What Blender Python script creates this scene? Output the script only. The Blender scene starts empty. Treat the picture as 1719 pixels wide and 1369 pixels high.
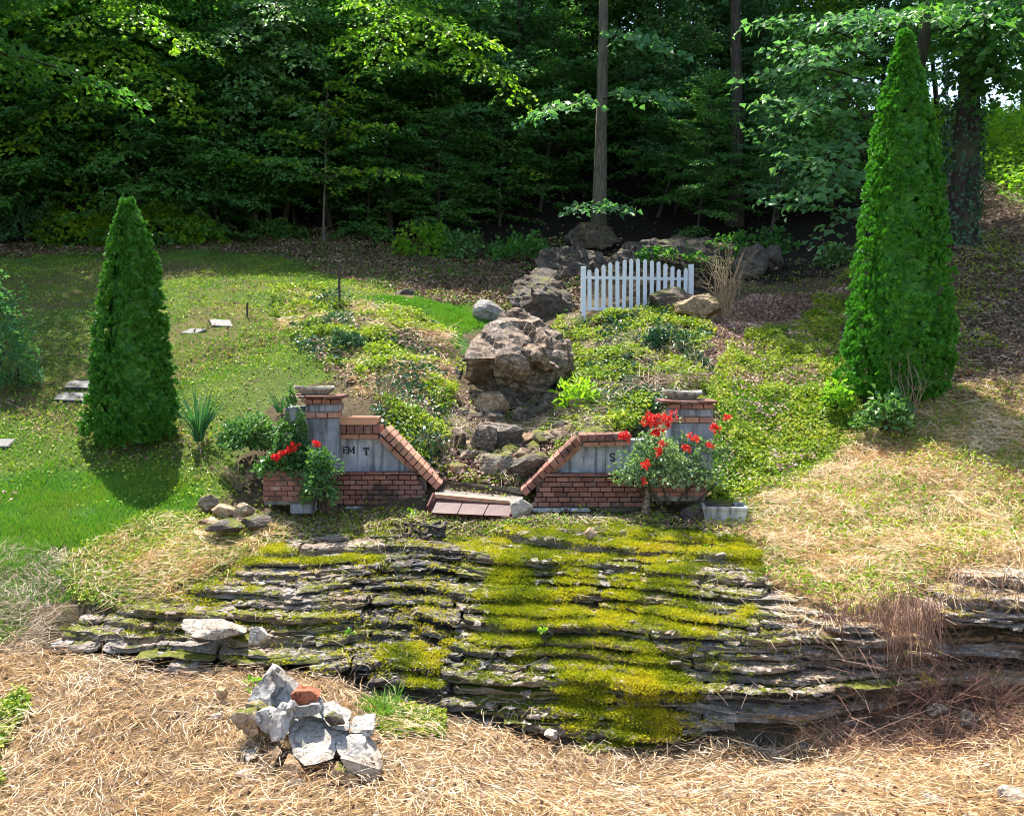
import bpy, bmesh, math, random
import numpy as np
from mathutils import Vector, Matrix
rng = np.random.default_rng(7)
random.seed(7)
SC = bpy.context.scene
COL = SC.collection
# ------------------------------------------------------------------ camera, sky, sun, exposure
EYE = 3.75
PITCH = math.radians(4.0)
cam_d = bpy.data.cameras.new('camera'); cam = bpy.data.objects.new('camera', cam_d); COL.objects.link(cam)
cam.location = (0, 0, EYE); cam.rotation_euler = (math.radians(90) - PITCH, 0, 0)
cam_d.angle = 2 * math.atan(859.5 / 1600.0); cam_d.clip_end = 600; cam_d.clip_start = 0.1
SC.camera = cam
SUN_DIR = Vector((-0.20, 0.42, 0.88)).normalized()          # towards the sun: high, behind and a little to the left
SUN_EL = math.asin(SUN_DIR.z); SUN_AZ = math.atan2(SUN_DIR.x, SUN_DIR.y)
w = bpy.data.worlds.new('World'); SC.world = w; w.use_nodes = True
nt = w.node_tree; bg = nt.nodes['Background']
sky = nt.nodes.new('ShaderNodeTexSky'); sky.sky_type = 'NISHITA'; sky.sun_disc = False
sky.sun_elevation = SUN_EL; sky.sun_rotation = SUN_AZ; sky.air_density = 1.2; sky.dust_density = 1.5
nt.links.new(sky.outputs[0], bg.inputs[0]); bg.inputs[1].default_value = 0.115
sun_d = bpy.data.lights.new('sun', 'SUN'); sun_d.energy = 5.0; sun_d.angle = math.radians(0.5); sun_d.color = (1.0, 0.95, 0.86)
sun = bpy.data.objects.new('sun', sun_d); COL.objects.link(sun)
sun.rotation_euler = SUN_DIR.to_track_quat('Z', 'Y').to_euler(); sun.location = (10, 10, 40)
vs = SC.view_settings; vs.view_transform = 'Standard'; vs.look = 'None'; vs.gamma = 1.0; vs.use_curve_mapping = False
vs.exposure = 1.65
SC.cycles.use_denoising = True; SC.cycles.denoising_prefilter = 'ACCURATE'; SC.cycles.filter_width = 1.0
SC.cycles.max_bounces = 6; SC.cycles.diffuse_bounces = 3; SC.cycles.glossy_bounces = 2
SC.cycles.transmission_bounces = 3; SC.cycles.transparent_max_bounces = 4
SC.cycles.sample_clamp_indirect = 6.0
SC.cycles.use_adaptive_sampling = True; SC.cycles.adaptive_threshold = 0.015

# ------------------------------------------------------------------ helpers: points
F = 1600.0
def W(px, py, Y):
    """world point on the plane y = Y seen at photo pixel (px, py)"""
    u = (px - 859.5) / F; v = -(py - 684.5) / F
    dy = math.cos(PITCH) + v * math.sin(PITCH); dz = -math.sin(PITCH) + v * math.cos(PITCH)
    t = Y / dy
    return Vector((u * t, Y, EYE + dz * t))

def _h(ix, iy, iz, seed):
    n = (ix.astype(np.uint32) * np.uint32(374761393) + iy.astype(np.uint32) * np.uint32(668265263)
         + iz.astype(np.uint32) * np.uint32(2147483647) + np.uint32(seed * 974711 % 4294967291))
    n = (n ^ (n >> np.uint32(13))) * np.uint32(1274126177)
    n = (n ^ (n >> np.uint32(15))) * np.uint32(2246822519)
    n = n ^ (n >> np.uint32(13))
    return n.astype(np.float64) / 4294967295.0
def vnoise(x, y, z=None, seed=0):
    x = np.asarray(x, float); y = np.asarray(y, float)
    z = np.zeros_like(x) if z is None else np.asarray(z, float)
    fx, fy, fz = np.floor(x), np.floor(y), np.floor(z)
    ix, iy, iz = fx.astype(np.int64), fy.astype(np.int64), fz.astype(np.int64)
    tx, ty, tz = x - fx, y - fy, z - fz
    tx = tx * tx * (3 - 2 * tx); ty = ty * ty * (3 - 2 * ty); tz = tz * tz * (3 - 2 * tz)
    r = 0
    for a in (0, 1):
        wa = tx if a else 1 - tx
        for b in (0, 1):
            wb = ty if b else 1 - ty
            for c in (0, 1):
                wc = tz if c else 1 - tz
                r = r + wa * wb * wc * _h(ix + a, iy + b, iz + c, seed)
    return r * 2 - 1
def fbm(x, y, z=None, seed=0, octv=4, gain=.5):
    if z is None:
        x, y = np.asarray(x, float) * .83 - np.asarray(y, float) * .557, np.asarray(x, float) * .557 + np.asarray(y, float) * .83
    z = np.zeros_like(np.asarray(x, float)) if z is None else z
    s = 0; a = 1; t = 0
    for k in range(octv):
        f = 2.03 ** k
        s = s + a * vnoise(x * f, y * f, z * f, seed + k * 17); t += a; a *= gain
    return s / t

# ------------------------------------------------------------------ terrain height
CP = [
 # ditch floor with straw
 (0,1369,7.0),(430,1369,7.0),(860,1369,7.0),(1300,1369,7.0),(1719,1369,7.0),
 (0,1240,7.9),(300,1230,8.05),(650,1240,8.2),(860,1300,7.95),(1300,1300,8.0),(1719,1260,8.3),
 (100,1130,8.85),(300,1150,8.75),(520,1160,8.75),(1450,1250,8.7),(1719,1200,9.0),
 # ledge foot
 (0,1060,9.4),(100,1085,9.35),(300,1115,9.2),(500,1122,9.2),(640,1170,9.0),(760,1195,8.9),(900,1240,8.75),(1100,1252,8.78),(1300,1245,8.85),(1440,1215,9.1),(1600,1180,9.35),(1719,1165,9.5),
 # ledge ramp
 (100,1020,9.8),(300,1040,9.75),(500,1050,9.75),(680,1060,9.9),(850,1150,9.2),(850,1060,9.7),(1100,1150,9.15),(1100,1050,9.7),(1300,1140,9.1),(1300,1050,9.5),(1440,1050,9.5),(1600,1040,9.75),(1719,1030,9.85),
 (120,950,10.4),(300,960,10.4),(500,960,10.5),(690,960,10.8),(850,970,10.5),(1100,950,10.6),(1280,960,10.5),(1400,1005,10.0),(1560,985,10.1),(1650,945,10.3),(1719,938,10.4),
 # shelf before the wall
 (0,960,10.2),(0,900,10.9),(120,890,11.1),(300,885,11.4),(500,885,11.5),(700,880,11.7),(900,872,11.7),(1100,875,11.7),(1250,880,11.6),
 (350,850,12.0),(500,855,12.2),(600,858,12.3),(800,866,12.1),(900,862,12.3),(1050,858,12.4),(1180,845,12.5),
 # right straw slope
 (1400,930,11.0),(1560,900,11.2),(1719,880,11.4),(1300,850,12.2),(1450,800,12.9),(1600,780,13.0),(1719,760,13.0),
 (1300,760,14.0),(1400,700,14.7),(1505,668,15.0),(1600,655,15.0),(1719,640,15.2),(1240,700,14.6),
 (1230,640,16.0),(1350,600,17.4),(1280,540,19.3),(1430,510,20.2),(1600,520,18.7),(1719,520,18.5),(1719,420,21.5),(1640,420,21.5),
 (1719,300,27.0),(1640,290,28.0),(1719,222,34.0),(1640,215,34.5),(1500,300,31.0),(1400,430,24.5),(1260,440,25.0),(1330,400,27.0),
 # bank behind right wall
 (1150,700,14.0),(1150,640,15.4),(1080,560,18.2),(1000,560,19.0),(1150,540,19.3),(980,540,20.2),(1170,500,21.2),
 # channel
 (810,806,12.75),(860,800,12.9),(840,770,13.6),(850,730,14.4),(850,700,15.0),(860,672,15.8),(780,640,17.0),(900,560,19.6),
 (960,690,14.8),(960,640,16.2),(1010,720,14.0),(940,745,13.7),
 # left bank
 (700,760,13.1),(700,690,14.4),(640,700,13.7),(740,620,16.3),(700,560,18.2),(620,640,15.3),(540,660,14.9),(580,590,16.8),
 (760,560,19.2),(830,530,21.2),(650,500,20.6),(570,515,19.8),
 # lawn
 (225,745,13.8),(100,740,13.6),(0,745,13.5),(0,830,12.1),(150,820,12.4),(330,800,12.7),(400,740,13.6),(330,680,14.8),(420,640,15.6),
 (120,660,15.4),(0,640,15.6),(325,550,18.2),(370,540,18.6),(480,560,18.0),(160,550,18.2),(0,540,18.4),
 (100,440,24.5),(0,430,25.0),(300,430,25.5),(480,440,25.2),(600,440,25.5),(720,470,24.5),(850,470,24.5),
 (400,390,29.5),(600,380,30.0),(200,385,30),(0,380,30),(800,420,28.0),(1000,400,28.0),(920,440,26.0),(1080,440,25.0),(1150,410,27.5),
]
cp = np.array([W(*c) for c in CP])
extra = [(-5,2,.2),(0,2,.1),(5,2,.2),(-9,7,.9),(9,7,.7),(-9,12,2.4),(9,12,2.6),(-14,20,5.2),(14,14,4.6),(16,22,8.0),(22,30,12),
         (-20,30,8.2),(-10,40,13),(0,40,13.5),(-10,60,24),(0,60,24),(8,40,13.5),(12,60,20),(22,40,12.6),(30,60,12.0),(-30,60,24),(34,40,12.5),(-30,10,3.5),(30,10,6.5)]
cp = np.vstack([cp, np.array(extra, float)])
S_ = 10.0
def _tps(r2): return np.where(r2 > 1e-12, .5 * r2 * np.log(np.maximum(r2, 1e-12)), 0)
_P = cp[:, :2] / S_
_K = _tps(((_P[:, None] - _P[None]) ** 2).sum(-1)) + np.eye(len(_P)) * 3e-5
_A = np.zeros((len(_P) + 3,) * 2); _A[:len(_P), :len(_P)] = _K
_Q = np.hstack([np.ones((len(_P), 1)), _P]); _A[:len(_P), len(_P):] = _Q; _A[len(_P):, :len(_P)] = _Q.T
_sol = np.linalg.solve(_A, np.concatenate([cp[:, 2], np.zeros(3)]))
def _T0(x, y):
    x = np.asarray(x, float).ravel(); y = np.asarray(y, float).ravel()
    out = np.empty(len(x))
    for i in range(0, len(x), 4000):
        q = np.stack([x[i:i+4000], y[i:i+4000]], 1) / S_
        d = ((q[:, None] - _P[None]) ** 2).sum(-1)
        out[i:i+4000] = _tps(d) @ _sol[:len(_P)] + _sol[-3] + q @ _sol[-2:]
    return out
def _grid(x0, x1, y0, y1, h):
    gx = np.arange(x0, x1 + h, h); gy = np.arange(y0, y1 + h, h); X, Y = np.meshgrid(gx, gy, indexing='ij')
    return (x0, y0, h, _T0(X, Y).reshape(X.shape))
_GN = _grid(-10, 10, 6, 17, .07); _GF = _grid(-70, 70, -4, 90, .33)
def _bil(g, x, y):
    x0, y0, h, Z = g; u = np.clip((x - x0) / h, 0, Z.shape[0] - 1.001); v = np.clip((y - y0) / h, 0, Z.shape[1] - 1.001)
    i = u.astype(int); j = v.astype(int); a = u - i; b = v - j
    return Z[i, j] * (1-a) * (1-b) + Z[i+1, j] * a * (1-b) + Z[i, j+1] * (1-a) * b + Z[i+1, j+1] * a * b
def T0(x, y):
    x = np.asarray(x, float).ravel(); y = np.asarray(y, float).ravel()
    near = (x > -9.9) & (x < 9.9) & (y > 6.1) & (y < 16.9)
    return np.where(near, _bil(_GN, x, y), _bil(_GF, x, y))
# ledge footprint: the terrain is lowered there and the rock beds lie on it
def poly_xy(pts):
    return np.array([ground_at(*p)[:2] for p in pts])
def ray_ground(px, py, fn=None):
    Y = np.linspace(5, 80, 1500)
    p0 = W(px, py, 1.0); c = np.array((0, 0, EYE)); d = np.array(p0) - c
    pts = c[None] + d[None] * Y[:, None]
    z = T0(pts[:, 0], pts[:, 1])
    k = np.where(pts[:, 2] < z)[0]
    k = k[0] if len(k) else len(Y) - 1
    if k > 0:
        a = pts[k-1, 2] - z[k-1]; b = pts[k, 2] - z[k]; t = a / (a - b + 1e-9)
        return pts[k-1] * (1 - t) + pts[k] * t
    return pts[k]
def ground_at(px, py): return ray_ground(px, py)
def inside(x, y, poly, wob=0.0, seed=3, fr=1.2):
    x = np.asarray(x, float); y = np.asarray(y, float)
    if wob:
        x, y = x + wob * fbm(x * fr, y * fr, seed=seed, octv=3), y + wob * fbm(x * fr, y * fr, seed=seed + 5, octv=3)
    r = np.zeros(len(x), bool); n = len(poly); j = n - 1
    for i in range(n):
        xi, yi = poly[i]; xj, yj = poly[j]
        c = ((yi > y) != (yj > y)) & (x < (xj - xi) * (y - yi) / (yj - yi + 1e-12) + xi)
        r ^= c; j = i
    return r
LEDGE = poly_xy([(90,1078),(300,1118),(560,1125),(640,1172),(760,1198),(900,1245),(1100,1256),(1300,1250),(1440,1220),(1600,1185),(1719,1168),
                 (1719,950),(1610,960),(1540,1012),(1450,1025),(1370,1020),(1290,965),(1260,905),(1150,885),(900,885),(640,890),(480,900),(380,960),(270,1010),(120,1035)])
LEDGE[10:12, 0] += 2.5
def ledge_w(x, y):
    s = 0
    for dx, dy in ((0,0),(.12,0),(-.12,0),(0,.12),(0,-.12)): s = s + inside(np.asarray(x)+dx, np.asarray(y)+dy, LEDGE)
    return s / 5.0
def T(x, y):
    x = np.asarray(x, float).ravel(); y = np.asarray(y, float).ravel()
    z = T0(x, y)
    far = np.clip((y - 12.6) / 4, 0, 1)
    z = z + fbm(x * .9, y * .9, seed=11, octv=3) * (.02 + .10 * far) + fbm(x * 4, y * 4, seed=12, octv=2) * (.012 + .02 * far)
    return z - .13 * ledge_w(x, y)
def Tn(x, y):
    x = np.asarray(x, float); y = np.asarray(y, float)
    e = .08
    zx = (T(x + e, y) - T(x - e, y)) / (2 * e); zy = (T(x, y + e) - T(x, y - e)) / (2 * e)
    n = np.stack([-zx, -zy, np.ones_like(zx)], 1)
    return n / np.linalg.norm(n, axis=1, keepdims=True)

# ------------------------------------------------------------------ helpers: meshes and objects
def tag(o, label=None, cat=None, group=None, kind=None):
    if label: o['label'] = label
    if cat: o['category'] = cat
    if group: o['group'] = group
    if kind: o['kind'] = kind
    return o
def empty(name, loc=(0, 0, 0), label=None, cat=None, group=None, rz=0):
    o = bpy.data.objects.new(name, None); COL.objects.link(o); o.location = loc; o.rotation_euler.z = rz
    o.empty_display_size = .2
    return tag(o, label, cat, group)
def link(name, me, mat=None, parent=None):
    o = bpy.data.objects.new(name, me); COL.objects.link(o)
    if mat and not me.materials: me.materials.append(mat)
    if parent: o.parent = parent
    return o
def np_mesh(name, v, f, smooth=False, uvs=None):
    """v (N,3), f (M,k) integer array, one size of face, or a list of such arrays"""
    fl = f if isinstance(f, list) else [f]
    me = bpy.data.meshes.new(name); me.vertices.add(len(v)); me.vertices.foreach_set('co', np.asarray(v, np.float32).ravel())
    tot = sum(a.size for a in fl); npoly = sum(len(a) for a in fl)
    me.loops.add(tot); me.loops.foreach_set('vertex_index', np.concatenate([a.ravel() for a in fl]).astype(np.int32))
    me.polygons.add(npoly)
    sizes = np.concatenate([np.full(len(a), a.shape[1]) for a in fl])
    starts = np.concatenate([[0], np.cumsum(sizes)[:-1]])
    me.polygons.foreach_set('loop_start', starts.astype(np.int32))
    me.polygons.foreach_set('loop_total', sizes.astype(np.int32))
    me.update(calc_edges=True)
    me.polygons.foreach_set('use_smooth', np.full(npoly, bool(smooth)))
    return me
def unit(a): return a / np.maximum(np.linalg.norm(a, axis=-1, keepdims=True), 1e-9)

class MB:
    """collects tubes and boxes as one mesh"""
    def __init__(s): s.v = []; s.q = []; s.t = []; s.n = 0
    def tube(s, pts, rad, sides=6, cap=True, noise=0, seed=0):
        pts = np.array([tuple(p) for p in pts], float); n = len(pts)
        rad = np.full(n, rad) if np.isscalar(rad) else np.asarray(rad, float)
        d = unit(np.gradient(pts, axis=0))
        ref = np.array((0, 0, 1.0)) if abs(d[0, 2]) < .9 else np.array((1.0, 0, 0))
        a = unit(np.cross(d, ref)); b = unit(np.cross(d, a))
        th = np.linspace(0, 2 * np.pi, sides, endpoint=False)
        ring = pts[:, None] + (a[:, None] * np.cos(th)[None, :, None] + b[:, None] * np.sin(th)[None, :, None]) * rad[:, None, None]
        if noise:
            q = ring.reshape(-1, 3); k = fbm(q[:, 0] * 5, q[:, 1] * 5, q[:, 2] * 2, seed=seed)
            ring = (q + (q - np.repeat(pts, sides, 0)) * (k * noise)[:, None]).reshape(ring.shape)
        i = np.arange(n - 1)[:, None] * sides; j = np.arange(sides)[None]; j2 = (j + 1) % sides
        q = np.stack([i + j, i + j2, i + sides + j2, i + sides + j], -1).reshape(-1, 4) + s.n
        s.v.append(ring.reshape(-1, 3)); s.q.append(q)
        if cap:
            s.v.append(pts[[-1]] + d[[-1]] * rad[-1]); c = s.n + n * sides; k = s.n + (n - 1) * sides
            s.t.append(np.array([[k + a_, k + (a_ + 1) % sides, c] for a_ in range(sides)])); s.n += 1
        s.n += n * sides
    def box(s, c, size, R=None):
        x, y, z = [k / 2 for k in size]
        v = np.array([(-x,-y,-z),(x,-y,-z),(x,y,-z),(-x,y,-z),(-x,-y,z),(x,-y,z),(x,y,z),(-x,y,z)])
        if R is not None: v = v @ np.array(R.to_3x3()).T
        s.v.append(v + np.array(tuple(c)))
        s.q.append(np.array([(0,3,2,1),(4,5,6,7),(0,1,5,4),(1,2,6,5),(2,3,7,6),(3,0,4,7)]) + s.n); s.n += 8
    def prism(s, poly, axis_vec):
        """closed prism from a list of 3-D points (ngon, fan of its centre) pushed along axis_vec"""
        p = np.array([tuple(a) for a in poly], float); k = len(p); c = p.mean(0, keepdims=True); av = np.array(tuple(axis_vec))
        s.v += [p, p + av, c, c + av]; b = s.n
        s.q.append(np.array([(b+i, b+(i+1) % k, b+k+(i+1) % k, b+k+i) for i in range(k)]))
        s.t.append(np.array([(b+(i+1) % k, b+i, b+2*k) for i in range(k)] + [(b+k+i, b+k+(i+1) % k, b+2*k+1) for i in range(k)])); s.n += 2 * k + 2
    def mesh(s, name, smooth=False):
        f = []
        if s.q: f.append(np.concatenate(s.q))
        if s.t: f.append(np.concatenate(s.t))
        return np_mesh(name, np.concatenate(s.v), f, smooth)
    def build(s, name, mat, parent=None, smooth=False):
        me = s.mesh(name, smooth); return link(name, me, mat, parent)

def leaf_mesh(name, P, D, N, L, Wd, fold=.25, shape='leaf'):
    """one small folded leaf per row: base point P, direction D, normal N, length L, half width Wd"""
    n = len(P); D = unit(D); S = unit(np.cross(D, N)); N = unit(np.cross(S, D))
    L = np.broadcast_to(L, n)[:, None]; Wd = np.broadcast_to(Wd, n)[:, None]
    if shape == 'leaf':
        v = np.stack([P, P + D * L * .42 + S * Wd + N * Wd * fold * 1.6, P + D * L - N * L * .12, P + D * L * .42 - S * Wd + N * Wd * fold * 1.6], 1).reshape(-1, 3)
        b = np.arange(n)[:, None] * 4
        f = np.concatenate([b + [[0, 1, 2]], b + [[0, 2, 3]]])
    elif shape == 'oval':
        v = np.stack([P, P + D * L * .28 + S * Wd * .85 + N * Wd * fold, P + D * L * .68 + S * Wd * .75 + N * Wd * fold, P + D * L - N * L * .1,
                      P + D * L * .68 - S * Wd * .75 + N * Wd * fold, P + D * L * .28 - S * Wd * .85 + N * Wd * fold], 1).reshape(-1, 3)
        b = np.arange(n)[:, None] * 6
        f = [np.concatenate([b + [[0, 1, 2, 3]], b + [[0, 3, 4, 5]]])]
    elif shape == 'tri':
        v = np.stack([P - S * Wd, P + S * Wd, P + D * L], 1).reshape(-1, 3)
        f = np.arange(n * 3).reshape(-1, 3)
    return np_mesh(name, v, f)
def strand_mesh(name, P, D, B, L, wd, seg=3, flat=True):
    """curved blades: base P, start direction D, bend vector B (added as t^2), length L, half width wd"""
    n = len(P); L = np.broadcast_to(L, n)[:, None]; wd = np.broadcast_to(wd, n)[:, None]; D = unit(D)
    side = unit(np.cross(D, rng.normal(size=(n, 3))))
    rows = []
    for k in range(seg + 1):
        t = k / seg; c = P + D * L * t + B * L * t * t
        ww = wd * (1 - .75 * t)
        rows += [c - side * ww, c + side * ww]
    v = np.stack(rows, 1).reshape(-1, 3); b = np.arange(n)[:, None] * (2 * seg + 2)
    f = np.concatenate([b + [[2*k, 2*k+1, 2*k+3, 2*k+2]] for k in range(seg)])
    return np_mesh(name, v, f)
def copy_tree(o, parent=None):
    c = o.copy(); COL.objects.link(c); c.parent = parent
    for ch in list(o.children): copy_tree(ch, c)
    return c
def box_mesh(name, bev=.06, jit=.02, seed=0):
    bm = bmesh.new(); bmesh.ops.create_cube(bm, size=1.0)
    r = random.Random(seed)
    for v in bm.verts: v.co += Vector((r.uniform(-jit, jit) * .5, r.uniform(-jit, jit), r.uniform(-jit, jit) * 1.5))
    bmesh.ops.bevel(bm, geom=list(bm.edges), offset=bev, segments=1, affect='EDGES')
    me = bpy.data.meshes.new(name); bm.to_mesh(me); bm.free(); return me

# ------------------------------------------------------------------ materials
class M_:
    def __init__(s, name):
        s.m = bpy.data.materials.new(name); s.m.use_nodes = True; s.nt = s.m.node_tree
        s.nt.nodes.clear(); s.out = s.nt.nodes.new('ShaderNodeOutputMaterial')
    def n(s, typ, **kw):
        nd = s.nt.nodes.new(typ)
        for k, v in kw.items():
            if k.startswith('i_'): nd.inputs[k[2:].replace('_', ' ')].default_value = v
            else: setattr(nd, k, v)
        return nd
    def l(s, a, b): s.nt.links.new(a, b)
    def ramp(s, fac, stops, interp='LINEAR'):
        r = s.nt.nodes.new('ShaderNodeValToRGB'); cr = r.color_ramp; cr.interpolation = interp
        while len(cr.elements) < len(stops): cr.elements.new(.5)
        for e, (p, c) in zip(cr.elements, stops): e.position = p; e.color = (*c, 1) if len(c) == 3 else c
        s.l(fac, r.inputs[0]); return r.outputs[0]
    def noise(s, vec, scale, detail=5, rough=.55, dist=0):
        nd = s.n('ShaderNodeTexNoise'); nd.inputs['Scale'].default_value = scale; nd.inputs['Detail'].default_value = detail
        nd.inputs['Roughness'].default_value = rough; nd.inputs['Distortion'].default_value = dist
        if vec is not None: s.l(vec, nd.inputs['Vector'])
        return nd.outputs['Fac']
    def mix(s, fac, a, b, mode='MIX'):
        nd = s.n('ShaderNodeMix', data_type='RGBA', blend_type=mode)
        for sock, val in ((nd.inputs[0], fac), (nd.inputs[6], a), (nd.inputs[7], b)):
            if hasattr(val, 'links') or isinstance(val, bpy.types.NodeSocket): s.l(val, sock)
            else: sock.default_value = (*val, 1) if isinstance(val, tuple) and len(val) == 3 else val
        return nd.outputs[2]
    def math(s, op, a, b=0.0, clamp=False):
        nd = s.n('ShaderNodeMath', operation=op, use_clamp=clamp)
        for sock, val in zip(nd.inputs, (a, b)):
            if isinstance(val, bpy.types.NodeSocket): s.l(val, sock)
            else: sock.default_value = val
        return nd.outputs[0]
    def pos(s, scale=None, obj=False):
        if obj: o = s.n('ShaderNodeTexCoord').outputs['Object']
        else: o = s.n('ShaderNodeNewGeometry').outputs['Position']
        if scale:
            m = s.n('ShaderNodeMapping'); s.l(o, m.inputs[0]); m.inputs['Scale'].default_value = scale; return m.outputs[0]
        return o
    def bsdf(s, col, rough=.8, spec=.3, bump=None, bstr=.5, bdist=.02, sub=None):
        b = s.n('ShaderNodeBsdfPrincipled'); b.inputs['Specular IOR Level'].default_value = spec
        for sock, val in ((b.inputs['Base Color'], col), (b.inputs['Roughness'], rough)):
            if isinstance(val, bpy.types.NodeSocket): s.l(val, sock)
            else: sock.default_value = (*val, 1) if isinstance(val, tuple) else val
        if bump is not None:
            bp = s.n('ShaderNodeBump'); bp.inputs['Strength'].default_value = bstr; bp.inputs['Distance'].default_value = bdist
            s.l(bump, bp.inputs['Height']); s.l(bp.outputs[0], b.inputs['Normal'])
        s.l(b.outputs[0], s.out.inputs[0]); return b
def foliage(name, stops, trans=.35, tcol=(1.3, 1.5, .6), rough=.5, spec=.35, nscale=.6, namt=.45):
    """leaf material: colour per leaf from a ramp, patches by position, light passing through"""
    m = M_(name); g = m.n('ShaderNodeNewGeometry')
    n = m.noise(m.pos(), nscale, 2)
    f = m.math('ADD', m.math('MULTIPLY', g.outputs['Random Per Island'], 1 - namt), m.math('MULTIPLY', m.math('MULTIPLY', m.math('SUBTRACT', n, .3), 2.5, True), namt), True)
    c = m.ramp(f, stops)
    b = m.bsdf(c, rough, spec)
    if trans:
        t = m.n('ShaderNodeBsdfTranslucent')
        tc = m.mix(1.0, c, tcol, 'MULTIPLY'); m.l(tc, t.inputs[0])
        mx = m.n('ShaderNodeMixShader'); mx.inputs[0].default_value = trans
        m.l(b.outputs[0], mx.inputs[1]); m.l(t.outputs[0], mx.inputs[2]); m.l(mx.outputs[0], m.out.inputs[0])
    return m.m
def spread(*cols):
    k = len(cols) - 1
    return [(i / k, c) for i, c in enumerate(cols)]
MAT = {}
MAT['forest'] = foliage('forest leaf', spread((.025,.095,.025),(.055,.165,.036),(.1,.24,.045),(.17,.33,.055)), .45)
MAT['forest_pale'] = foliage('pale forest leaf', spread((.04,.13,.05),(.075,.19,.08),(.12,.26,.11),(.2,.34,.14)), .45)
MAT['lime'] = foliage('lime green leaf', spread((.08,.22,.02),(.15,.31,.025),(.25,.4,.03),(.34,.46,.04)), .5)  # bright leaf colour; on the wood's trees it stands in for sunlight
MAT['shrub'] = foliage('shrub leaf', spread((.03,.09,.03),(.06,.15,.04),(.11,.22,.06),(.22,.32,.13)), .3)
MAT['bushleaf'] = foliage('flowering bush leaf', spread((.03,.09,.03),(.08,.16,.06),(.2,.3,.14),(.4,.48,.3)), .3)
MAT['ivy'] = foliage('ivy leaf', spread((.012,.045,.022),(.025,.08,.035),(.05,.12,.05),(.1,.17,.08)), .15, rough=.35, spec=.5)
MAT['cover'] = foliage('ground cover leaf', spread((.05,.11,.012),(.12,.2,.015),(.22,.3,.02),(.36,.38,.035),(.42,.35,.12)), .3, nscale=1.4)
MAT['grass'] = foliage('lawn grass', spread((.045,.13,.016),(.08,.2,.022),(.13,.26,.03),(.2,.26,.045)), .3, nscale=.9, namt=.55)
MAT['drygrass'] = foliage('thin lawn grass', spread((.07,.15,.02),(.13,.22,.025),(.21,.28,.04),(.3,.28,.08)), .25, nscale=.9, namt=.55)
MAT['lush'] = foliage('lush grass', spread((.04,.13,.018),(.07,.19,.022),(.12,.26,.03),(.2,.28,.05)), .35)
MAT['straw'] = foliage('straw', spread((.3,.13,.04),(.5,.28,.11),(.66,.46,.24),(.78,.62,.42),(.84,.75,.58)), .15, tcol=(1,1,1), rough=.6, nscale=1.3, namt=.35)
MAT['greystraw'] = foliage('weathered straw', spread((.16,.11,.07),(.32,.23,.15),(.48,.38,.27),(.62,.54,.42)), .1, tcol=(1,1,1), rough=.7, nscale=1.3)
MAT['redstraw'] = foliage('reddish dead vine', spread((.09,.045,.035),(.17,.09,.06),(.28,.16,.11),(.4,.27,.2)), .1, tcol=(1,1,1), rough=.7)
MAT['litter'] = foliage('leaf litter', spread((.06,.035,.022),(.14,.08,.05),(.26,.16,.1),(.42,.3,.22)), .1, tcol=(1,1,1), rough=.7, nscale=1.2, namt=.3)
MAT['pinklitter'] = foliage('pale pink leaf litter', spread((.14,.07,.05),(.3,.18,.13),(.46,.32,.26),(.58,.45,.38)), .1, tcol=(1,1,1), rough=.7)
MAT['moss'] = foliage('moss', spread((.04,.06,.006),(.11,.15,.008),(.28,.28,.01),(.52,.44,.02),(.36,.22,.03)), .3, rough=.8, spec=.15, nscale=1.6, namt=.6)
MAT['thuja'] = foliage('conifer spray', spread((.025,.13,.014),(.045,.2,.017),(.08,.27,.022),(.14,.36,.03)), .25, nscale=2.0, namt=.3)
MAT['thuja_dark'] = foliage('left conifer spray', spread((.024,.11,.015),(.042,.17,.018),(.075,.23,.022),(.13,.32,.03)), .2, nscale=2.0, namt=.3)
MAT['flower'] = foliage('red flower', spread((.42,.01,.012),(.6,.02,.018),(.72,.04,.03),(.6,.1,.06)), .2, tcol=(1,.6,.6))
MAT['iris'] = foliage('sword leaf', spread((.02,.1,.04),(.04,.15,.055),(.08,.2,.08)), .25)
def wood(name, c1, c2, sc=(9, 9, 2)):
    m = M_(name); p = m.pos(sc); n = m.noise(p, 2.0, 6, .65)
    l = m.noise(m.pos(), 1.2, 3)
    c = m.ramp(n, [(.3, c1), (.7, c2)])
    c = m.mix(m.ramp(l, [(.52, (0,0,0)), (.68, (.55,.55,.55))]), c, (.1, .12, .06))
    m.bsdf(c, .9, .15, n, .8, .03); return m.m
MAT['bark'] = wood('bark', (.025,.02,.017), (.1,.08,.065))
MAT['redtwig'] = wood('reddish dead stem', (.1,.05,.04), (.3,.17,.13), (20,20,20))
MAT['palebark'] = wood('pale bark', (.06,.05,.04), (.2,.17,.13))
MAT['twig'] = wood('dead twig', (.16,.11,.07), (.42,.32,.21), (20,20,20))
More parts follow.
